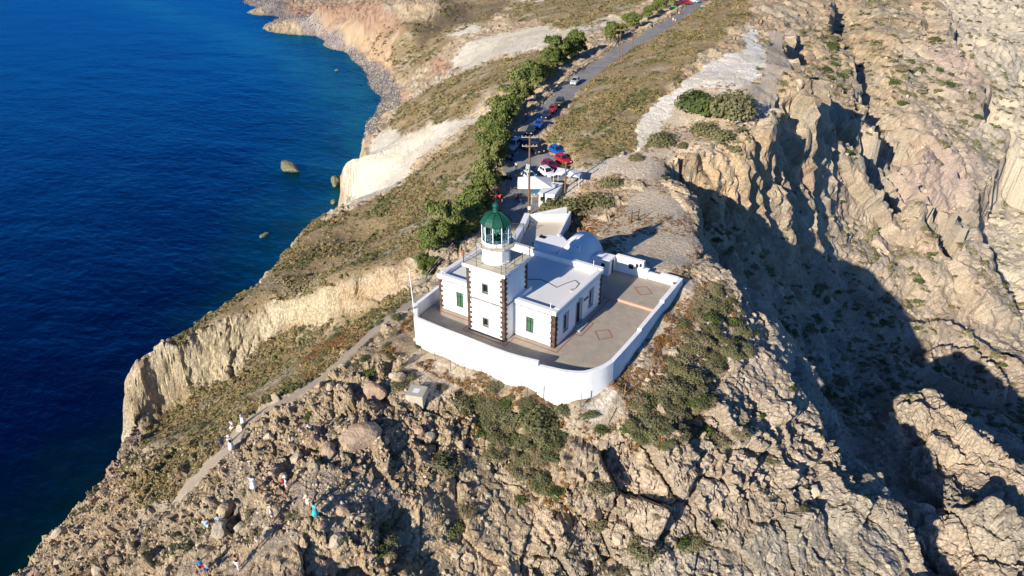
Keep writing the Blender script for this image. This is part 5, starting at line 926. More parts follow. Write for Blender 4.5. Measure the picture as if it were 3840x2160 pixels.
def place_car(t, x, y, yaw, z=None):
    t.location = (x, y, (gz(x, y, -3.9)+.01) if z is None else z); t.rotation_euler = (0, 0, yaw)
row = [('ltblue', 'pale blue hatchback, nearest the white tent in the row of angled cars', 'hatch'), ('white', 'white hatchback between the pale blue and the dark red car', 'hatch'), ('dred', 'dark crimson hatchback third in the angled row by the tent', 'hatch'), ('red', 'bright red hatchback tucked between the blue and crimson cars', 'hatch'), ('blue', 'bright blue hatchback at the uphill end of the angled row', 'hatch')]
for (c_, lab, kd), (x, y, yaw), (dx, dy) in zip(row, OBJ['ROWCARS'], ((-.6, -1.9), (-.1, .0), (-.6, 1.0), (.2, 2.6), (-.9, 2.9))):
    yw = -.52
    place_car(make_car('parked_car', PM[c_], kd, lab, 'cars parked at an angle beside the cutting'), x+dx, y+dy, yw)
def road_yaw(x, y):
    best = min(range(len(ROAD)-1), key=lambda i: math.dist(((ROAD[i][0]+ROAD[i+1][0])/2, (ROAD[i][1]+ROAD[i+1][1])/2), (x, y)))
    a, b = ROAD[best], ROAD[best+1]; return math.atan2(b[1]-a[1], b[0]-a[0])
rc = [('black', 'black hatchback at the lower end of the cars lined along the cutting', 'hatch'), ('blue', 'royal blue car parked nose downhill along the cutting', 'hatch'), ('dblue', 'navy blue car parked in the shade above the royal blue one', 'hatch'), ('red', 'red car in the roadside line below the dark green jeep', 'hatch'), ('green', 'dark green off-road car at the top of the roadside line', 'suv'), ('silver', 'silver off-road car alone at the road bend beside the rocks', 'suv'), ('black', 'black off-road car behind the crossarms of the tall pole', 'suv'), ('black', 'black car left of the off-road car behind the tall pole', 'hatch'), ('silver', 'silver people carrier parked under the trees left of the parking', 'van')]
for i, ((c_, lab, kd), (x, y)) in enumerate(zip(rc, OBJ['ROADCARS'])):
    yw = road_yaw(x, y) if i < 6 else (-.5, -.6, -1.35)[i-6]
    if i < 6:      # stay by the right-hand edge of the road
        cd = (math.cos(yw+math.pi/2), math.sin(yw+math.pi/2))
        x += .4*cd[0]; y += .4*cd[1]
    place_car(make_car('parked_car', PM[c_], kd, lab, 'cars parked along the road'), x, y, yw)
fc = [('lime', 'lime green and white car parked by the round bush far up the road', 'hatch'), ('green', 'dark off-road car behind the lime green car far up the road', 'suv'), ('dred', 'dark red car next to the people far up the road', 'hatch'), ('red', 'red estate between the dark red car and the silver van', 'suv'), ('silver', 'silver van parked on the far bend of the road', 'van'), ('red', 'red car cut by the top edge of the picture', 'hatch')]
for i, ((c_, lab, kd), (x, y)) in enumerate(zip(fc, OBJ['FARCARS'])):
    place_car(make_car('parked_car', PM[c_], kd, lab, 'cars parked far up the road'), x, y, (.9, .9, .9, .7, -.5, .4)[i], z=gz(x, y, -1)+.02)
def bike(x, y, yaw, label):
    t = thing('motor_scooter', label, 'scooter', (0, 0, 0), 0, 'scooters parked under the roadside trees')
    for u in (-.6, .6):
        n = 14; v = [(u+.26*math.cos(2*math.pi*k/n), yy, .26+.26*math.sin(2*math.pi*k/n)) for yy in (-.06, .06) for k in range(n)]
        MB().add(v, [tuple(range(n)), tuple(range(2*n-1, n-1, -1))]+[(k, n+k, n+(k+1) % n, (k+1) % n) for k in range(n)]).build('wheel', TYRE, t)
    MB().tube([(-.75, 0, .55), (-.3, 0, .55), (-.1, 0, .32), (.3, 0, .32), (.48, 0, .7), (.42, 0, .95)], [.14, .2, .15, .13, .13, .06], 8).build('body', BLK, t, True)
    MB().box(-.75, -.08, -.14, .14, .7, .8).build('seat', BLK, t, bevel=.04); MB().tube([(.38, -.33, .98), (.42, 0, .98), (.38, .33, .98)], .025, 5).build('handlebar', STEELG, t)
    t.location = (x, y, gz(x, y, -3.9)); t.rotation_euler = (0, 0, yaw)
bl = ['dark scooter half hidden under the trees beside the silver people carrier', 'dark scooter parked at the near end of the trees', 'second dark scooter touching the one at the near end of the trees', 'dark scooter behind the leafy branch by the parking']
for (x, y), l, a in zip(OBJ['BIKES'], bl, (.4, .7, .6, .2)): bike(x+.3, y, a, l)
for i, (x, y) in enumerate(OBJ['RACKS']):
    z = gz(x, y, -3.9); t = tag(MB().tube([(x-.45, y-.15, z), (x-.45, y-.15, z+.75), (x-.3, y-.1, z+.9), (x+.3, y+.1, z+.9), (x+.45, y+.15, z+.75), (x+.45, y+.15, z)], .03, 6).build('bike_rack', STEELG), ['leftmost steel hoop on the paving before the tent', 'middle steel hoop on the paving before the tent', 'steel hoop closest to the white tent'][i], 'bike rack', 'steel hoops before the tent')
# ---------------------------------------------------------------- market tent, kiosk
CANV = simple('white_canvas', (.72, .72, .72), .8, .05, 2); BLUEC = simple('blue_awning_cloth', (.03, .17, .34), .8, .1); KIOSK = stained('kiosk_white_panel', (.66, .67, .66), (.5, .5, .48), 1.5)
tx, ty = -27.0, 41.3; tz = gz(tx, ty, -3.9)
t = thing('parasol', 'large white canvas market parasol in front of the parked cars', 'parasol')
h0, h1, R2 = 2.35, 3.35, 2.75
vs = [(0, 0, h1)]+[(R2*sx, R2*sy*.85, h0) for sx, sy in ((-1, -1), (0, -1.02), (1, -1), (1.02, 0), (1, 1), (0, 1.02), (-1, 1), (-1.02, 0))]
vs2 = [(a, b, c_-.22) for a, b, c_ in vs[1:]]
cn = MB().add(vs+vs2, [(0, 1+k, 1+(k+1) % 8) for k in range(8)]+[(1+k, 9+k, 9+(k+1) % 8, 1+(k+1) % 8) for k in range(8)]).build('canopy', CANV, t)
for p in cn.data.polygons: pass
sm = cn.modifiers.new('solid', 'SOLIDIFY'); sm.thickness = .02
MB().tube([(0, 0, -.1), (0, 0, h1)], .05, 8).build('mast', WPAINT, t); MB().box(-.5, .5, -.5, .5, 0, .12).build('base', blkm, t); t.location = (tx, ty, tz); t.rotation_euler = (0, 0, .55)
kx, ky = -23.6, 41.0; kz = gz(kx, ky, -3.4)-.4
t = thing('kiosk', 'white snack kiosk trailer with flat roof and small windows beside the parasol', 'kiosk')
MB().box(-1.3, 1.3, -3.0, 2.2, .3, 2.55).build('body', KIOSK, t, bevel=.06)
MB().box(-1.38, 1.38, -3.08, 2.28, 2.552, 2.66).build('roof', CANV, t, bevel=.03)
for i, x in enumerate((-1.0, .1)): MB().box(x, x+.75, -3.03, -3.0, 1.35, 2.05).build('window', DARK, t)
MB().box(-1.33, -1.3, -1.6, 1.2, 1.3, 2.2).build('serving_hatch', DARK, t)
aw = MB().add([(-1.35, -2.3, 2.5), (-1.35, 1.4, 2.5), (-2.7, 1.4, 2.0), (-2.7, -2.3, 2.0)], [(0, 1, 2, 3)]).build('awning', BLUEC, t); s_ = aw.modifiers.new('s', 'SOLIDIFY'); s_.thickness = .02
for y in (-2.2, 1.3): MB().tube([(-2.66, y, 0), (-2.66, y, 2.0)], .03, 5).build('awning_post', WPAINT, t)
for (a, b, w_) in ((.2, .4, .35), (.55, -.1, .25), (-.2, 1.0, .2)): MB().box(a, a+w_, b, b+w_*1.3, 2.662, 2.662+w_).build('roof_vent', STEELG, t)
t.location = (kx, ky, kz); t.rotation_euler = (0, 0, .25)
t = thing('canopy_tent', 'small white canvas shade behind the kiosk next to the cutting', 'tent')
vs = [(-2.1, -1.6, 2.5), (2.1, -1.5, 2.3), (2.0, 1.6, 2.35), (-2.0, 1.7, 2.5), (0, 0, 2.95)]
cn = MB().add(vs, [(0, 1, 4), (1, 2, 4), (2, 3, 4), (3, 0, 4)]).build('canopy', CANV, t); s_ = cn.modifiers.new('s', 'SOLIDIFY'); s_.thickness = .02
for v in vs[:4]: MB().tube([(v[0], v[1], -.5), v], .035, 5).build('tent_pole', WPAINT, t)
t.location = (-22.6, 44.6, gz(-22.6, 44.6, -3)); t.rotation_euler = (0, 0, .3)
# stall things under the awning
for i, (x, y, c_, lab) in enumerate(((-28.2, 37.8, (.35, .04, .03), 'red folding chair beside the utility pole foot'), (-26.9, 36.6, (.05, .12, .3), 'blue folding chair below the kiosk awning'), (-28.9, 38.6, (.5, .5, .48), 'white folding chair at the edge of the paving'))):
    z = gz(x, y, -3.9); t = thing('folding_chair', lab, 'chair'); mt = simple('chair_cloth_%d' % i, c_, .8)
    MB().box(-.25, .25, -.25, .25, .40, .45).build('seat', mt, t); MB().box(-.25, .25, .22, .27, .45, .95).build('backrest', mt, t)
    for sx in (-.23, .23):
        for sy in (-.23, .23): MB().tube([(sx, sy, 0), (sx, sy, .42)], .018, 4).build('leg', STEELG, t)
    t.location = (x, y, z); t.rotation_euler = (0, 0, i*.8)
# ---------------------------------------------------------------- rocks
def rock_mat(name, c, c2):
    m, nt, b = nodes_of(name)
    tc = N(nt, 'ShaderNodeNewGeometry'); n1 = N(nt, 'ShaderNodeTexNoise', Scale=.9, Detail=9.0, Roughness=.68); n2 = N(nt, 'ShaderNodeTexNoise', Scale=5.0, Detail=6.0, Roughness=.6)
    nt.links.new(tc.outputs['Position'], n1.inputs['Vector']); nt.links.new(tc.outputs['Position'], n2.inputs['Vector'])
    cr = N(nt, 'ShaderNodeValToRGB'); cr.color_ramp.elements[0].position = .35; cr.color_ramp.elements[0].color = (*c, 1); cr.color_ramp.elements[1].position = .65; cr.color_ramp.elements[1].color = (*c2, 1)
    nt.links.new(n1.outputs['Fac'], cr.inputs[0]); nt.links.new(cr.outputs[0], b.inputs['Base Color']); b.inputs['Roughness'].default_value = .95; b.inputs['Specular IOR Level'].default_value = .15
    bp = N(nt, 'ShaderNodeBump', Strength=.8, Distance=.15); nt.links.new(n2.outputs['Fac'], bp.inputs['Height']); nt.links.new(bp.outputs[0], b.inputs['Normal']); return m
ROCKM = rock_mat('tan_rock', (.31, .235, .15), (.50, .40, .27)); ROCKR = rock_mat('reddish_rock', (.31, .20, .135), (.48, .37, .26)); ROCKG = rock_mat('grey_rock', (.27, .235, .17), (.44, .39, .29)); ROCKW = rock_mat('pale_rock', (.38, .31, .22), (.53, .46, .34)); ROCKS = rock_mat('sea_rock', (.11, .10, .06), (.24, .23, .14))
def rock_mesh(seed, n=26, cuts=7, sub=2):
    rng = random.Random(seed); bm = bmesh.new(); bmesh.ops.create_icosphere(bm, subdivisions=sub+1, radius=1)
    P = []
    for _ in range(cuts+4):
        d = Vector((rng.gauss(0, 1), rng.gauss(0, 1), rng.gauss(0, .8))).normalized(); P.append((d, rng.uniform(.55, .85)))
    X = np.array([v.co[:] for v in bm.verts])
    for d, h in P:
        dd = X@np.array(d); over_ = np.maximum(dd-h, 0); X -= over_[:, None]*np.array(d)[None, :]
    X *= (1+.10*fbm(X[:, 0]*1.7+seed, X[:, 1]*1.7, X[:, 2]*1.7, 4, seed)*2)[:, None]
    for v, x in zip(bm.verts, X): v.co = x
    me = bpy.data.meshes.new('boulder'); bm.to_mesh(me); bm.free(); return me
RM = [rock_mesh(s, sub=2 if s < 4 else 1) for s in range(10)]
def boulder(x, y, r, mat, label, group=None, k=0, sc=(1, 1, .75), sink=.25, z=None):
    key = (k, mat.name)
    if key not in _bm:
        me = RM[k].copy(); me.materials.append(mat); _bm[key] = me
    o = bpy.data.objects.new('boulder', _bm[key]); col.objects.link(o)
    o.location = (x, y, (gz(x, y) if z is None else z)+r*sc[2]*(1-sink)-r*.35); o.scale = (r*sc[0], r*sc[1], r*sc[2]); o.rotation_euler = (random.uniform(-.3, .3), random.uniform(-.3, .3), random.uniform(0, 6.28))
    tag(o, label, 'boulder' if label else None, group); return o
_bm = {}
BL = OBJ['BOULDERS']
labs = ['upright reddish boulder just left of the concrete block', 'biggest reddish brown outcrop boulder on the headland', 'reddish boulder the bending couple stands on', 'flat boulder left of the couple bending down', 'pale angular boulder below the biggest outcrop', 'tan boulder on the pale ground near the end of the wall', 'white round stone on the trampled ground below the outcrop']
for i, (x, y, r) in enumerate(BL):
    mt = ROCKR if i in (0, 1, 2, 3) else random.choice([ROCKM, ROCKM, ROCKG, ROCKW, ROCKR])
    boulder(x, y, r*(1.0 if i < 2 else .78), mt, labs[i] if i < len(labs) else 'tan or reddish boulder lying among the rubble where the visitors walk', None if i < len(labs) else 'boulders among the rubble on the headland', i % 10, (1.05, .85, .8 if i != 1 else .7), .45)
sr = [('jagged low rock standing in the blue water off the white cliff', 3.6, (2.3, 1.0, .62)), ('small low rock awash in the dark blue water', 1.5, (1.3, .8, .5)), ('dark rock at the foot of the white cliff', 2.6, (.7, 1.5, 1.0)), ('small dark rock in the shallows below the white cliff', 1.5, (1, 1, .6)), ('tiny dark rock in the water off the pebble beach', 1.3, (1, 1, .6))]
for (x, y), (lab, r, sc) in zip(OBJ['SEAROCKS'], sr): boulder(x, y, r, ROCKS, lab, None, 2, sc, .35, z=SEA)
(x, y) = OBJ['SEAROCKS'][0]; bpy.data.objects['boulder'].name
# ---------------------------------------------------------------- plants
def leaf_mat(name, stops, var=.35):
    m, nt, b = nodes_of(name)
    oi = N(nt, 'ShaderNodeObjectInfo'); geo = N(nt, 'ShaderNodeNewGeometry'); nz = N(nt, 'ShaderNodeTexNoise', Scale=.16, Detail=5.0)
    nt.links.new(geo.outputs['Position'], nz.inputs['Vector'])
    ad = N(nt, 'ShaderNodeMath', operation='MULTIPLY_ADD'); ad.inputs[1].default_value = 3.0; ad.inputs[2].default_value = -1.25
    nt.links.new(nz.outputs['Fac'], ad.inputs[0]); a2 = N(nt, 'ShaderNodeMath', operation='ADD', use_clamp=True); nt.links.new(ad.outputs[0], a2.inputs[0]); rn = N(nt, 'ShaderNodeMath', operation='MULTIPLY'); rn.inputs[1].default_value = .5; nt.links.new(oi.outputs['Random'], rn.inputs[0]); nt.links.new(rn.outputs[0], a2.inputs[1])
    cr = N(nt, 'ShaderNodeValToRGB'); el = cr.color_ramp.elements
    while len(el) < len(stops): el.new(.5)
    for i, (p, c) in enumerate(stops): el[i].position = p; el[i].color = (*c, 1)
    nt.links.new(a2.outputs[0], cr.inputs[0])
    nf = N(nt, 'ShaderNodeTexNoise', Scale=9.0, Detail=2.0); nt.links.new(geo.outputs['Position'], nf.inputs['Vector'])
    mr = N(nt, 'ShaderNodeMapRange'); mr.inputs[1].default_value = .3; mr.inputs[2].default_value = .7; mr.inputs[3].default_value = 1-var; mr.inputs[4].default_value = 1+var; nt.links.new(nf.outputs['Fac'], mr.inputs[0])
    v = N(nt, 'ShaderNodeVectorMath', operation='SCALE'); nt.links.new(cr.outputs[0], v.inputs[0]); nt.links.new(mr.outputs[0], v.inputs['Scale']); nt.links.new(v.outputs[0], b.inputs['Base Color'])
    b.inputs['Roughness'].default_value = .8; b.inputs['Specular IOR Level'].default_value = .15
    return m
TREEM = leaf_mat('tamarisk_foliage', [(0, (.085, .115, .028)), (.5, (.135, .165, .045)), (1, (.19, .20, .07))])
OLIVE = leaf_mat('olive_bush_foliage', [(0, (.12, .125, .055)), (.5, (.155, .15, .07)), (1, (.20, .175, .09))])
GREYG = leaf_mat('grey_green_foliage', [(0, (.085, .10, .045)), (.35, (.14, .14, .07)), (.7, (.20, .175, .10)), (1, (.26, .205, .12))])
DKG = leaf_mat('dark_green_foliage', [(0, (.045, .07, .02)), (.6, (.08, .105, .03)), (1, (.12, .13, .045))])
SCRUBM = leaf_mat('low_scrub_foliage', [(0, (.10, .115, .04)), (.2, (.15, .145, .06)), (.42, (.22, .175, .085)), (.65, (.27, .19, .09)), (.85, (.19, .18, .06)), (1, (.30, .25, .15))])
DRYG = leaf_mat('dry_rust_grass', [(0, (.20, .10, .035)), (.5, (.26, .15, .06)), (1, (.30, .21, .10))])
BARK = simple('bark', (.12, .085, .055), .9, .3, 5)
def leaves(seed, lobes, n, size, flat=1.0, up=.0, aspect=1.8):
    """leaf sprays spread over and through a set of ellipsoid lobes"""
    rng = np.random.default_rng(seed); V = np.zeros((n*4, 3)); w = np.array([l[3]*l[4]*l[5] for l in lobes])**.6; w /= w.sum()
    li = rng.choice(len(lobes), n, p=w); L = np.array(lobes)[li]
    d = rng.normal(size=(n, 3)); d[:, 2] = np.abs(d[:, 2])*.9-.12; d /= np.linalg.norm(d, axis=1)[:, None]
    rr = rng.uniform(.45, 1.04, n)**.5*(1+.28*(rng.random(n) < .16)*rng.random(n))
    rr *= 1+.16*np.sin(d[:, 0]*7+seed)*np.cos(d[:, 1]*6+seed*2)
    c = L[:, :3]+d*L[:, 3:6]*rr[:, None]
    nrm = d+rng.normal(size=(n, 3))*.55; nrm[:, 2] += up; nrm /= np.linalg.norm(nrm, axis=1)[:, None]
    t = np.cross(nrm, rng.normal(size=(n, 3))); t /= np.linalg.norm(t, axis=1)[:, None]; b = np.cross(nrm, t)
    s = size*rng.uniform(.6, 1.3, n)[:, None]
    V[0::4] = c-t*s*aspect*.5; V[1::4] = c-b*s*.5+t*s*.1; V[2::4] = c+t*s*aspect*.5; V[3::4] = c+b*s*.5+nrm*s*.15
    F_ = np.arange(n*4).reshape(n, 4)
    return V, F_
def leaf_mesh(name, mat, *a, **k):
    V, F_ = leaves(*a, **k); me = mesh_np(name, V, F_, False); me.materials.append(mat); return me
rng = np.random.default_rng(3)
def lobeset(seed, n, R, h, r0, r1, z0=0):
    g = random.Random(seed); out = []
    for i in range(n):
        a = g.uniform(0, 6.28); q = R*math.sqrt(g.random()); r = g.uniform(r0, r1)
        out.append((q*math.cos(a), q*math.sin(a), z0+h*g.random(), r, r, r*g.uniform(.7, 1.0)))
    return out
# road trees: unit trees about 4.2 m high, crown radius about 2
TREES = []
for s in range(5):
    lob = lobeset(s+40, 14, 1.5, 2.0, .45, 1.05, 1.1)
    crown = leaf_mesh('crown', TREEM, s+5, lob, 3200, .17)
    TREES.append((crown, lob))
def tree(x, y, r, label, group, i, mat=None):
    z = gz(x, y, -4); sc = r/2.0; t = thing('roadside_tree', label, 'tree', (x, y, z), random.uniform(0, 6.28), group); sc *= random.uniform(.8, 1.15); t.scale = (sc, sc, sc*random.uniform(.85, 1.3))
    crown, lob = TREES[i % 5]
    c = bpy.data.objects.new('crown', crown); col.objects.link(c); c.parent = t
    m = MB(); m.tube([(0, 0, -.4), (.05, .02, .6), (-.03, .05, 1.3), (0, 0, 2.2)], [.15, .12, .09, .04], 7)
    tr = bpy.data.objects.new('trunk', TRUNKS[i % 5]); col.objects.link(tr); tr.parent = t
    return t
TRUNKS = []
for s in range(5):
    m = MB(); m.tube([(0, 0, -.4), (.05, .02, .6), (-.03, .05, 1.3), (0, 0, 2.2)], [.15, .12, .09, .04], 7)
    for (x, y, z, r, _, _) in TREES[s][1][:6]: m.tube([(0, .02, .9), (x*.5, y*.5, 1.2+z*.25), (x, y, z)], [.07, .05, .025], 5)
    me = bpy.data.meshes.new('trunk'); me.from_pydata(m.v, [], m.f); me.materials.append(BARK); TRUNKS.append(me)
for i, (x, y, r) in enumerate(OBJ['TREES']):
    far_ = y > 90
    tree(x, y, max(r*(1.38 if not far_ else 1.3), 1.3), 'bushy green tree in the far row left of the upper road' if far_ else 'bushy green tree in the row along the left of the road and parking', 'trees in the far row by the upper road' if far_ else 'trees in the row left of the road', i)
for i, (x, y, r) in enumerate(OBJ['TREES'][:25]):
    tree(x+random.uniform(-1.2, .2), y+random.uniform(1.2, 2.4), max(r*1.05, 1.1), 'shorter bushy tree filling the row along the left of the road and parking', 'shorter trees filling the row left of the road', i+2)
# bushes
BUSH = {}
def bush_mesh(kind, v):
    if (kind, v) in BUSH: return BUSH[(kind, v)]
    mat = dict(olive=OLIVE, grey=GREYG, dark=DKG)[kind]
    if kind == 'olive': lob = [(0, 0, .0, 1, 1, .75), (.35, .2, .05, .7, .7, .6), (-.3, -.3, .05, .7, .65, .62)]; me = leaf_mesh('shrub', mat, v+11, lob, 1500, .095, up=.3)
    elif kind == 'grey': lob = lobeset(v+90, 6, .6, .2, .38, .62, .0); me = leaf_mesh('shrub', mat, v+21, lob, 1300, .10, up=.2)
    else: lob = lobeset(v+120, 5, .5, .2, .4, .6, 0); me = leaf_mesh('shrub', mat, v+31, lob, 900, .11, up=.2)
    BUSH[(kind, v)] = me; return me
def bush(x, y, r, kind, label, group=None, v=0, zs=.8, name='shrub', sink=.1):
    z = gz(x, y, -3); o = bpy.data.objects.new(name, bush_mesh(kind, v % 4)); col.objects.link(o)
    o.location = (x, y, z-r*sink); o.rotation_euler = (0, 0, random.uniform(0, 6.28)); o.scale = (r*random.uniform(.9, 1.15), r*random.uniform(.9, 1.1), r*zs)
    return tag(o, label, 'shrub', group)
dl = ['rounded olive bush nearest the white courtyard wall behind the lighthouse', 'large olive bush directly below the plain pole', 'olive bush with a dark shadow on the pale ground right of the plain pole', 'small olive bush on the pale ground above the garden bushes', 'big dark green bush beside the pale trail on the hilltop', 'darker leafy half of the hilltop bush pair', 'grey green dome bush on the hilltop by the cliff edge', 'olive bush hanging just above the cliff under the hilltop bushes', 'small olive bush on the yellow cliff face below the hilltop', 'low grey dome bush at the start of the shaded gorge', 'tiny bush on the rim of the shaded gorge', 'green bush on the cutting above the bright blue car', 'bush on the scrub slope beside the lone pole', 'dry grassy bush above the parking behind the dome']
for i, (x, y, r) in enumerate(OBJ['DOMES']):
    k = 'dark' if i in (4, 5, 11) else 'olive'; bush(x, y, r*1.3, k, dl[i], None, i, 1.15 if k == 'dark' else 1.05, sink=.0)
for i, (x, y, r) in enumerate(OBJ['BUSHES']):
    k = ('grey', 'grey', 'dark', 'olive')[(i*7+i//3) % 4]
    g_ = 'bushes on the slope below the curved white wall' if x < 8 and y > -22 and x > -8 else ('bushes on the rocky slope right of the lighthouse' if x >= 8 else 'bushes among the rocks left of the white wall')
    lab = {'b': 'grey green bush growing on the slope below the curved white wall', 'r': 'grey green bush on the rocky slope right of the lighthouse', 'l': 'grey green bush among the rocks and rubble left of the white wall'}[{'bushes on the slope below the curved white wall': 'b', 'bushes on the rocky slope right of the lighthouse': 'r'}.get(g_, 'l')]
    lab = lab.replace('grey green bush', {'grey': 'grey green', 'dark': 'dark green', 'olive': 'olive brown'}[k]+' bush'); lab = ('large ' if r > 1.7 else 'small ' if r < .9 else 'medium sized ')+lab
    bush(x, y, r*1.0, k, lab, lab.split(' growing')[0]+' in '+g_, i, random.uniform(.6, .85))
# shrubs dotted over the gorge slope and the near sea slope
TX, TY, TP, TN, TR = T['X'], T['Y'], T['P'], T['N'], T['R']
def pick(mask, n, seed, weight=None):
    idx = np.flatnonzero(mask.ravel()); g = np.random.default_rng(seed)
    if len(idx) == 0: return idx
    p = None
    if weight is not None: p = weight.ravel()[idx]; p = p/p.sum()
    return g.choice(idx, min(n, len(idx)), replace=False, p=p)
PF = TP.reshape(-1, 3); NF = TN.reshape(-1, 3); RF = TR.ravel()
clump = smooth(-.1, .35, fbm(TX*.05, TY*.05, None, 3, 140))+.05
gm_ = (TX > -15) & (TY > 40) & (T['steep'] < .6) & (T['K']['sand'] < .2) & (T['K']['white'] < .2) & (TR > 90) & (TR < 330) & (T['scr'] < .3) & (T['K']['pale'] < .5) & (TP[..., 2] > SEA+4) & (T['K']['orange'] < .3)
for i in pick(gm_, 150, 1, (clump+.35)*TR):
    x, y, z = PF[i]; r = RF[i]*random.uniform(.005, .0115)
    bush(float(x), float(y), r, random.choice(['dark', 'dark', 'grey']), 'dark round shrub dotted over the rocky slope beyond the shaded gorge', 'shrubs dotted over the far gorge slope', random.randrange(4), .75)
gm2 = (T['scr'] > .6) & (TX < -14) & (TX > -75) & (TY < 5) & (TR < 130)
for i in pick(gm2, 45, 2, clump):
    x, y, z = PF[i]; bush(float(x), float(y), random.uniform(.35, .95), random.choice(['dark', 'grey', 'olive', 'dark']), 'low green cushion shrub on the grassy slope between the footpath and the pale cliff', 'cushion shrubs on the slope left of the footpath', random.randrange(4), .55)
gm3 = (T['scr'] > .6) & (TX > -62) & (TX < -8) & (TY > 55) & (TY < 190) & (T['drd'] > 5)
for i in pick(gm3, 25, 4, clump):
    x, y, z = PF[i]; bush(float(x), float(y), random.uniform(.5, 1.2), random.choice(['dark', 'grey', 'olive']), 'low round shrub on the brown scrub hill right of the road', 'shrubs on the hill right of the road', random.randrange(4), .6)
def scatter(name, me, idx, smin, smax, label, tilt=.3, grow=0.0, sink=.0, squash=1.0, kind='stuff'):
    proto = bpy.data.objects.new(name+'_piece', me)
    P = PF[idx].copy(); n = len(P); g = np.random.default_rng(len(name))
    sc = g.uniform(0, 1, n)**1.7*(smax-smin)+smin; sc *= np.clip(RF[idx]/70, 1, 5)**grow
    P[:, 2] -= sc*sink
    rot = np.stack([g.normal(0, tilt, n), g.normal(0, tilt, n), g.uniform(0, 6.28, n)], -1)
    S = np.stack([sc*g.uniform(.8, 1.25, n), sc*g.uniform(.8, 1.25, n), sc*squash*g.uniform(.7, 1.2, n)], -1)
    pm = bpy.data.meshes.new(name); pm.vertices.add(n); pm.vertices.foreach_set('co', P.astype(np.float32).ravel())
    a = pm.attributes.new('rot', 'FLOAT_VECTOR', 'POINT'); a.data.foreach_set('vector', rot.astype(np.float32).ravel())
    a = pm.attributes.new('scl', 'FLOAT_VECTOR', 'POINT'); a.data.foreach_set('vector', S.astype(np.float32).ravel())
    o = bpy.data.objects.new(name, pm); col.objects.link(o)
    ng = bpy.data.node_groups.new(name+'_scatter', 'GeometryNodeTree')
    ng.interface.new_socket('Geometry', in_out='INPUT', socket_type='NodeSocketGeometry'); ng.interface.new_socket('Geometry', in_out='OUTPUT', socket_type='NodeSocketGeometry')
    gi = ng.nodes.new('NodeGroupInput'); go = ng.nodes.new('NodeGroupOutput'); ip = ng.nodes.new('GeometryNodeInstanceOnPoints'); ob = ng.nodes.new('GeometryNodeObjectInfo'); ob.inputs['Object'].default_value = proto
    ra = ng.nodes.new('GeometryNodeInputNamedAttribute'); ra.data_type = 'FLOAT_VECTOR'; ra.inputs['Name'].default_value = 'rot'
    sa = ng.nodes.new('GeometryNodeInputNamedAttribute'); sa.data_type = 'FLOAT_VECTOR'; sa.inputs['Name'].default_value = 'scl'
    er = ng.nodes.new('FunctionNodeEulerToRotation')
    ng.links.new(gi.outputs[0], ip.inputs['Points']); ng.links.new(ob.outputs['Geometry'], ip.inputs['Instance']); ng.links.new(ra.outputs[0], er.inputs[0]); ng.links.new(er.outputs[0], ip.inputs['Rotation']); ng.links.new(sa.outputs[0], ip.inputs['Scale']); ng.links.new(ip.outputs[0], go.inputs[0])
    md = o.modifiers.new('scatter', 'NODES'); md.node_group = ng
    tag(o, label, kind=kind); return o
def tuft(seed, mat, n=46, size=.3):
    return leaf_mesh('tuft', mat, seed, lobeset(seed, 3, .35, .1, .45, .7, -.05), n, size, up=.35)
dens = .08+smooth(-.2, .25, fbm(TX*.16, TY*.16, None, 3, 150))
okv = (TP[..., 2] > SEA+1.5) & ~T['incomp'] & (T['drd'] > 3.6) & ~T['lot'] & (T['K']['path'] < .3)
sm_ = (T['scr'] > .35) & okv
for k in range(4): scatter('low_scrub', tuft(60+k, SCRUBM if k != 3 else GREYG), pick(sm_, 7500 if k != 3 else 2600, 70+k, dens), .16, .62, 'low brown and green scrub covering the slopes on both sides of the road', grow=.8, sink=.15, squash=.75)
rm_ = ((T['K']['rust'] > .3) | ((T['dc'] < 3.0) & (T['dc'] > .3) & (fbm(TX*.4, TY*.4, None, 2, 160) > .05))) & okv
scatter('dry_grass', tuft(80, DRYG, 40, .28), pick(rm_, 2600, 80), .15, .45, 'rust coloured dry grass beside the path and wall foot', grow=.5, sink=.1, squash=.8)
sd_ = (T['K']['sand'] > .3) & okv
scatter('sparse_grass', tuft(82, DRYG, 30, .3), pick(sd_ & (fbm(TX*.15, TY*.15, None, 3, 161) > .12), 1500, 82), .12, .4, 'sparse dry plants on the pale bare ground', grow=.6, sink=.1, squash=.6)
gs_ = (T['slab']+T['other'] > .6) & okv & (TR < 110) & (T['N'][..., 2] > .55) & (TX > -6)
scatter('slope_grass', tuft(83, GREYG, 44, .26), pick(gs_ & (fbm(TX*.2, TY*.2, None, 3, 162) > .12), 3200, 83), .12, .42, 'grey green plants spread over the rocky slope by the lighthouse', grow=.4, sink=.1, squash=.8)
gf_ = (T['other'] > .6) & okv & (TR > 110) & (T['N'][..., 2] > .6) & (TX > -20)
scatter('far_slope_plants', tuft(84, OLIVE, 40, .34), pick(gf_ & (fbm(TX*.05, TY*.05, None, 3, 163) > -.25), 6000, 84), .35, 1.0, 'small dark plants sprinkled over the far gorge slope', grow=.5, sink=.1, squash=.7)
gm4 = ((T['slab'] > .5) | (T['rockbed'] > .5)) & (TR < 85) & (T['N'][..., 2] > .5) & okv
scatter('rock_tufts', leaf_mesh('rock_tuft', GREYG, 31, lobeset(33, 3, .35, .1, .4, .6, 0), 260, .13, up=.2), pick(gm4, 420, 5, clump), .18, .75, 'small green tufts growing in the cracks of the foreground rocks', sink=.1, squash=.8)
tk_ = (T['K']['thicket'] > .4) & okv & (T['dc'] > .6)
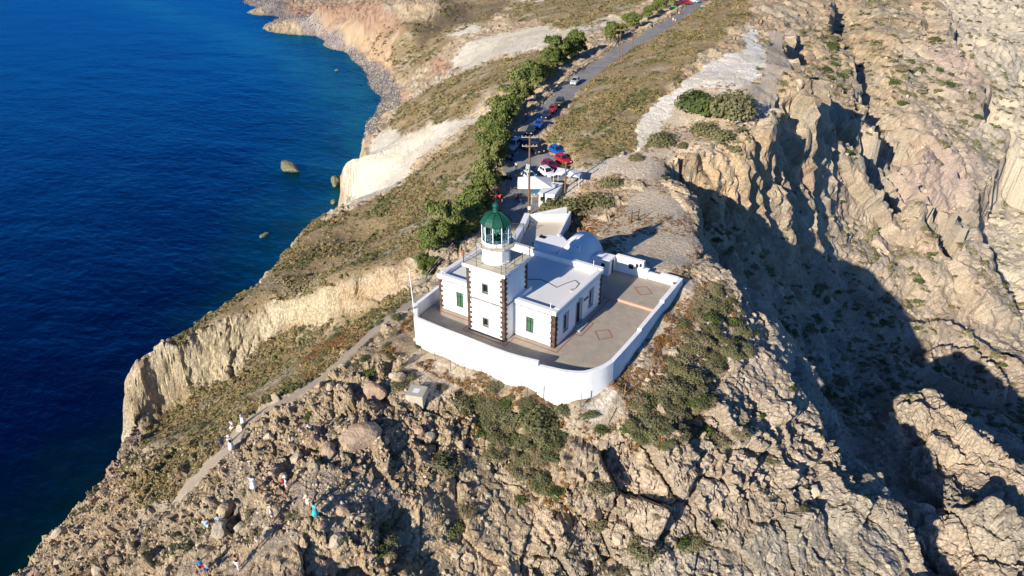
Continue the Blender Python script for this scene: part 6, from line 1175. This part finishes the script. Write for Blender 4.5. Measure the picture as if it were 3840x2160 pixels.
for k_, (kd, n_) in enumerate((('grey', 150), ('olive', 120), ('olive', 60), ('grey', 120))):
    scatter('thicket', bush_mesh(kd, k_), pick(tk_, n_, 200+k_, dens**2), .35, 1.15, 'dense grey green thicket covering the slope below and right of the white wall', tilt=.2, sink=.1, squash=.8)
scatter('dry_grass', tuft(85, DRYG, 40, .28), pick(tk_, 900, 85), .15, .5, 'rust coloured dry plants between the bushes below the wall', grow=.3, sink=.1, squash=.8)
# rubble
def stone(seed, mat): me = rock_mesh(seed+200, sub=0); me.materials.clear(); me.materials.append(mat); return me
rb_ = ((T['rockbed'] > .5) | (T['slab'] > .6)) & okv & (TR < 90)
for k, mt in enumerate((ROCKM, ROCKG, ROCKW, ROCKR)): scatter('rubble', stone(k, mt), pick(rb_ & ((T['rockbed'] > .5) | (fbm(TX*.3, TY*.3, None, 3, 170) > .15)), (3600, 500, 1500, 1400)[k], 90+k), .06, .26, 'loose stones and rubble scattered over the rocky headland', tilt=.8, sink=.1, squash=.8)
go_ = (T['other'] > .5) & okv & (TX > -4)
for k, mt in enumerate((ROCKG, ROCKW)): scatter('slope_rubble', stone(k+5, mt), pick(go_, 3500, 95+k), .12, .5, 'loose stones on the gorge slopes', tilt=.8, grow=.8, sink=.1, squash=.8)
bb_ = (T['K']['beach'] > .4) & (TP[..., 2] > SEA-.6)
scatter('beach_cobbles', stone(9, ROCKG), pick(bb_, 6000, 97), .4, 1.0, 'grey cobbles of the beach below the red cliffs', tilt=.8, sink=.2, squash=.6)
scatter('beach_cobbles', stone(8, rock_mat('dark_cobble', (.09, .08, .08), (.17, .15, .15))), pick(bb_, 4000, 98), .4, 1.1, 'dark cobbles of the beach below the red cliffs', tilt=.8, sink=.2, squash=.6)
# individual foreground boulders
big_ = ((T['rockbed'] > .6) | (T['slab'] > .6)) & okv & (TR < 80)
for i in pick(big_ & ((T['rockbed'] > .6) | (fbm(TX*.2, TY*.2, None, 3, 171) > .2)), 45, 99):
    x, y, z = PF[i]; r = random.uniform(.35, .9)**1.5
    e_ = x > 4
    boulder(float(x), float(y), r, random.choice([ROCKM, ROCKM, ROCKW, ROCKW if e_ else ROCKR]), 'pale boulder among the big rock slabs below the lighthouse on the right' if e_ else 'tan boulder lying among the rubble of the headland', 'boulders among the slabs on the right' if e_ else 'loose boulders on the headland', random.randrange(4, 10), (random.uniform(.9, 1.3), random.uniform(.8, 1.1), random.uniform(.6, .9)))
# ---------------------------------------------------------------- people
SKIN = simple('skin', (.42, .23, .15), .6, .08); SKIN2 = simple('tanned_skin', (.30, .16, .10), .6, .08)
def cloth(name, c): return simple('cloth_'+name, c, .85, .12, 6)
CL = dict(white=cloth('white', (.74, .74, .72)), navy=cloth('navy', (.03, .10, .28)), blue=cloth('blue', (.10, .28, .55)), red=cloth('red', (.42, .02, .05)), teal=cloth('teal', (.04, .42, .48)), ltblue=cloth('light_blue', (.36, .52, .66)), black=cloth('black', (.02, .02, .022)), pink=cloth('pink', (.60, .42, .34)), pattern=cloth('patterned', (.12, .26, .27)), straw=cloth('straw', (.60, .50, .33)), beige=cloth('beige', (.5, .42, .32)), grey=cloth('grey', (.2, .2, .21)), yellow=cloth('yellow', (.6, .5, .05)))
HAIR = dict(brown=simple('brown_hair', (.06, .03, .015), .6, .3), dark=simple('dark_hair', (.015, .01, .008), .5, .2), blond=simple('blond_hair', (.45, .30, .12), .6, .2))
def skin_mesh(name, joints, edges, mat, parent, sub=1):
    """continuous tapering body grown over a skeleton"""
    names = list(joints); me = bpy.data.meshes.new(name)
    me.from_pydata([joints[n][0] for n in names], [(names.index(a), names.index(b)) for a, b in edges], [])
    o = link(name, me, mat, parent); sk = o.modifiers.new('skin', 'SKIN'); sk.use_smooth_shade = True
    lay = me.skin_vertices[0] if me.skin_vertices else None
    if lay is None:
        bm = bmesh.new(); bm.from_mesh(me); bm.verts.layers.skin.verify(); bm.to_mesh(me); bm.free(); lay = me.skin_vertices[0]
    for i, n in enumerate(names):
        r = joints[n][1]; lay.data[i].radius = r if isinstance(r, tuple) else (r, r); lay.data[i].use_root = (i == 0)
    sb = o.modifiers.new('sub', 'SUBSURF'); sb.levels = sub; sb.render_levels = sub
    return o
def person(x, y, yaw, label, top='white', bottom='beige', kind='shorts', hair='brown', hat=None, pack=None, arms='down', pose='stand', skin=None, bag=None, lean=0.0, z=None, h=1.72):
    skin = skin or random.choice([SKIN, SKIN2]); t = thing('person', label, 'person')
    s = h/1.75; V3 = lambda a, b, c: (a*s, b*s, c*s)
    hip = .92; bend = 0
    if pose == 'sit': hip = .45
    if pose == 'crouch': hip = .42
    if pose == 'bend': bend = .55
    # +x is forward
    def up(d, yy=0, fx=0): return V3(fx+math.sin(bend+lean)*d, yy, hip+math.cos(bend+lean)*d)
    J = {'pelvis': (V3(0, 0, hip), (.13*s, .15*s)), 'waist': (up(.18), (.11*s, .13*s)), 'chest': (up(.40), (.12*s, .17*s)), 'neck': (up(.55), .055*s), 'chin': (up(.62, 0, .015), .055*s), 'head': (up(.72, 0, .02), .092*s), 'crown': (up(.80, 0, .0), .075*s)}
    E_ = [('pelvis', 'waist'), ('waist', 'chest'), ('chest', 'neck'), ('neck', 'chin'), ('chin', 'head'), ('head', 'crown')]
    for sd, n in ((-1, 'r'), (1, 'l')):
        J[n+'sh'] = (up(.48, sd*.19), .055*s)
        if arms == 'hips': el, ha = up(.24, sd*.38, -.05), up(.06, sd*.20, .08)
        elif arms == 'out': el, ha = up(.44, sd*.45, .05), up(.46, sd*.72, .12)
        elif arms == 'out1' and sd > 0: el, ha = up(.42, sd*.44, .1), up(.46, sd*.70, .2)
        elif arms == 'front': el, ha = up(.24, sd*.24, .1), up(.26, sd*.10, .34)
        elif arms == 'reach': el, ha = up(.30, sd*.24, .25), up(.12, sd*.16, .42)
        else: el, ha = up(.22, sd*.25, -.03), up(-.03, sd*.25, .06)
        J[n+'el'] = (el, .040*s); J[n+'wr'] = (ha, .028*s); hv = (Vector(ha)-Vector(el)).normalized(); J[n+'hand'] = (tuple(Vector(ha)+hv*.08*s), (.036*s, .02*s)); J[n+'fi'] = (tuple(Vector(ha)+hv*.16*s), (.026*s, .012*s))
        J[n+'th'] = (tuple(Vector(ha)+hv*.07*s+Vector((.045*s, 0, 0))), .012*s)
        E_ += [('chest', n+'sh'), (n+'sh', n+'el'), (n+'el', n+'wr'), (n+'wr', n+'hand'), (n+'hand', n+'fi'), (n+'wr', n+'th')]
        st = .06*sd if pose == 'stand' else 0
        if pose == 'sit': kn, an, to = V3(.42, sd*.12, .47), V3(.46, sd*.12, .08), V3(.62, sd*.13, .04)
        elif pose == 'crouch': kn, an, to = V3(.34, sd*.14, .48), V3(.05, sd*.13, .08), V3(.2, sd*.15, .04)
        else: kn, an, to = V3(.04+st, sd*.11, .50), V3(-.02+st*2.0, sd*.12, .09), V3(.13+st*2, sd*.14, .04)
        J[n+'hip'] = (V3(0, sd*.10, hip-.05), .085*s); J[n+'kn'] = (kn, .058*s); J[n+'an'] = (an, .038*s); J[n+'to'] = (to, (.04*s, .028*s))
        E_ += [('pelvis', n+'hip'), (n+'hip', n+'kn'), (n+'kn', n+'an'), (n+'an', n+'to')]
    skin_mesh('body', J, E_, skin, t)
    # clothing follows the same joints, a little larger
    tj = {k: (J[k][0], tuple(q*1.16 for q in J[k][1]) if isinstance(J[k][1], tuple) else J[k][1]*1.35) for k in ('pelvis', 'waist', 'chest', 'rsh', 'lsh')}
    te = [('pelvis', 'waist'), ('waist', 'chest'), ('chest', 'rsh'), ('chest', 'lsh')]
    for n in 'rl':
        m_ = Vector(J[n+'sh'][0]).lerp(Vector(J[n+'el'][0]), .6); tj[n+'slv'] = (tuple(m_), .060*s); te.append((n+'sh', n+'slv'))
    skin_mesh('shirt' if kind != 'dress' else 'dress_top', tj, te, CL[top], t)
    if kind in ('shorts', 'trousers'):
        f = .55 if kind == 'shorts' else 1.0
        bj = {'pelvis': (V3(0, 0, hip-.01), (.145*s, .165*s))}; be = []
        for n in 'rl':
            bj[n+'hip'] = (J[n+'hip'][0], .102*s); be.append(('pelvis', n+'hip'))
            k1 = Vector(J[n+'hip'][0]).lerp(Vector(J[n+'kn'][0]), 1.0 if f == 1 else .75); bj[n+'a'] = (tuple(k1), .075*s if f < 1 else .07*s); be.append((n+'hip', n+'a'))
            if f == 1: bj[n+'b'] = (tuple(Vector(J[n+'kn'][0]).lerp(Vector(J[n+'an'][0]), .9)), .062*s); be.append((n+'a', n+'b'))
        skin_mesh('shorts' if f < 1 else 'trousers', bj, be, CL[bottom], t)
    else:
        ln = .5 if kind == 'dress' else .82
        if pose in ('sit', 'crouch'): prof = [(.17, hip+.02), (.26, hip-.1), (.34, .18), (.36, .06)]
        else: prof = [(.15, hip+.1), (.19, hip-.05), (.24, hip-.3), (.30, hip-ln)]
        MB().lathe([(r*s, zz*s) for r, zz in prof], 14, (0.05*s if pose != 'stand' else 0, 0, 0)).build('skirt', CL[bottom], t, True)
    hc = Vector(J['head'][0]); 
    if hat: MB().lathe([(.19*s, 0), (.19*s, .012), (.105*s, .02), (.095*s, .09*s), (.06*s, .12*s), (.01, .125*s)], 14, (hc.x, hc.y, hc.z+.045*s)).build('hat', CL[hat], t, True)
    b = MB().lathe([(.03*s, -.14*s), (.095*s, -.10*s), (.108*s, 0), (.10*s, .07*s), (.06*s, .115*s), (.01, .125*s)], 12, (hc.x-.02*s, hc.y, hc.z+.0*s)).build('hair', HAIR[hair], t, True)
    for sy in (-1, 1): MB().lathe([(.004, -.012*s), (.012*s, 0), (.004, .012*s)], 6, (hc.x+.088*s, sy*.034*s, hc.z+.01*s)).build('eye', DARK, t)
    if pack:
        c0 = Vector(J['chest'][0]); MB().box(c0.x-.30*s, c0.x-.13*s, -.15*s, .15*s, c0.z-.28*s, c0.z+.14*s).build('backpack', CL[pack], t, bevel=.04)
    if bag:
        c0 = Vector(J['waist'][0]); MB().box(c0.x-.2*s, c0.x-.1*s, -.12*s, .14*s, c0.z-.1*s, c0.z+.2*s).build('shoulder_bag', CL[bag], t, bevel=.03)
    t.location = (x, y, (gz(x, y, -3) if z is None else z)-.02); t.rotation_euler = (0, 0, yaw)
    return t
PP = OBJ['PEOPLE']
person(*PP['whitedress'], .3, 'person in a long white dress standing on the footpath, furthest up the path', 'white', 'white', 'long', 'dark', arms='front')
person(*PP['crouch'], -.5, 'crouching person in loose white clothes on the footpath below the standing one', 'white', 'white', 'long', 'dark', pose='crouch')
person(*PP['bluman'], .2, 'person in blue shirt and blue shorts walking beside the white dress', 'navy', 'navy', 'shorts', 'dark')
person(*PP['longdress'], 2.8, 'person in long white dress and white scarf with a dark shoulder bag', 'white', 'white', 'long', 'blond', hat='white', bag='black')
person(*PP['redpack'], 1.1, 'hiker with white hat and dark red backpack', 'white', 'white', 'shorts', 'brown', hat='white', pack='red')
person(*PP['armsout'], 2.0, 'person with long brown hair in pale blue dress stretching one arm out', 'ltblue', 'white', 'dress', 'brown', arms='out1')
person(*PP['hips'], .9, 'person in white shirt and hat standing with hands on hips', 'white', 'white', 'shorts', 'brown', hat='straw', arms='hips')
person(*PP['whiteman'], -1.2, 'person in white shirt and straw hat beside the teal dress', 'white', 'beige', 'shorts', 'brown', hat='straw', arms='hips')
person(*PP['teal'], -1.6, 'person in a turquoise dress next to the white shirt', 'teal', 'teal', 'dress', 'dark', arms='front')
person(*PP['pattern'], -1.5, 'person in patterned teal top and tan shorts among the lower rocks', 'pattern', 'beige', 'shorts', 'brown', lean=.15)
person(*PP['ltblue'], -.5, 'person in light blue shirt standing on a boulder', 'ltblue', 'ltblue', 'shorts', 'brown', arms='front')
person(*PP['blonde'], 2.4, 'blond person in light blue top sitting on a boulder', 'ltblue', 'ltblue', 'shorts', 'blond', pose='sit')
person(*PP['blacktop'], -1.4, 'person in black top and white trousers near the bottom of the trail', 'black', 'white', 'trousers', 'dark')
person(*PP['rockA'], -2.6, 'person in pink top bending down on the reddish rock, left of the pair', 'pink', 'pink', 'shorts', 'brown', pose='bend', arms='reach')
person(*PP['rockB'], -2.4, 'person in white shirt leaning over on the reddish rock, right of the pair', 'white', 'black', 'shorts', 'brown', pose='bend', arms='reach')
person(*PP['botA'], 2.9, 'person in blue top with red bottoms at the bottom edge of the picture', 'blue', 'red', 'shorts', 'dark', arms='out')
person(*PP['botB'], .4, 'person in blue clothes at the bottom edge, right of the red and blue one', 'blue', 'navy', 'shorts', 'brown', pose='bend', arms='reach')
q = OBJ['PARKPEOPLE']
person(*q[0], -.9, 'distant person in white top nearest the trees on the parking', 'white', 'black', 'trousers', 'dark')
person(*q[1], -.9, 'distant person in purple grey top left of the pair on the parking', 'grey', 'pink', 'shorts', 'dark')
person(*q[2], -.9, 'distant person in white shirt and dark trousers right of the pair on the parking', 'white', 'black', 'trousers', 'dark')
person(*q[3], -1.5, 'far walker in pale clothes on the left of the upper road', 'white', 'white', 'shorts', 'brown')
person(*q[4], -1.5, 'far walker in pink clothes on the upper road beside the scrub', 'pink', 'pink', 'shorts', 'brown')
person(*q[5], -1.2, 'far walker in dark top and yellow skirt by the dark red car', 'black', 'yellow', 'dress', 'dark')
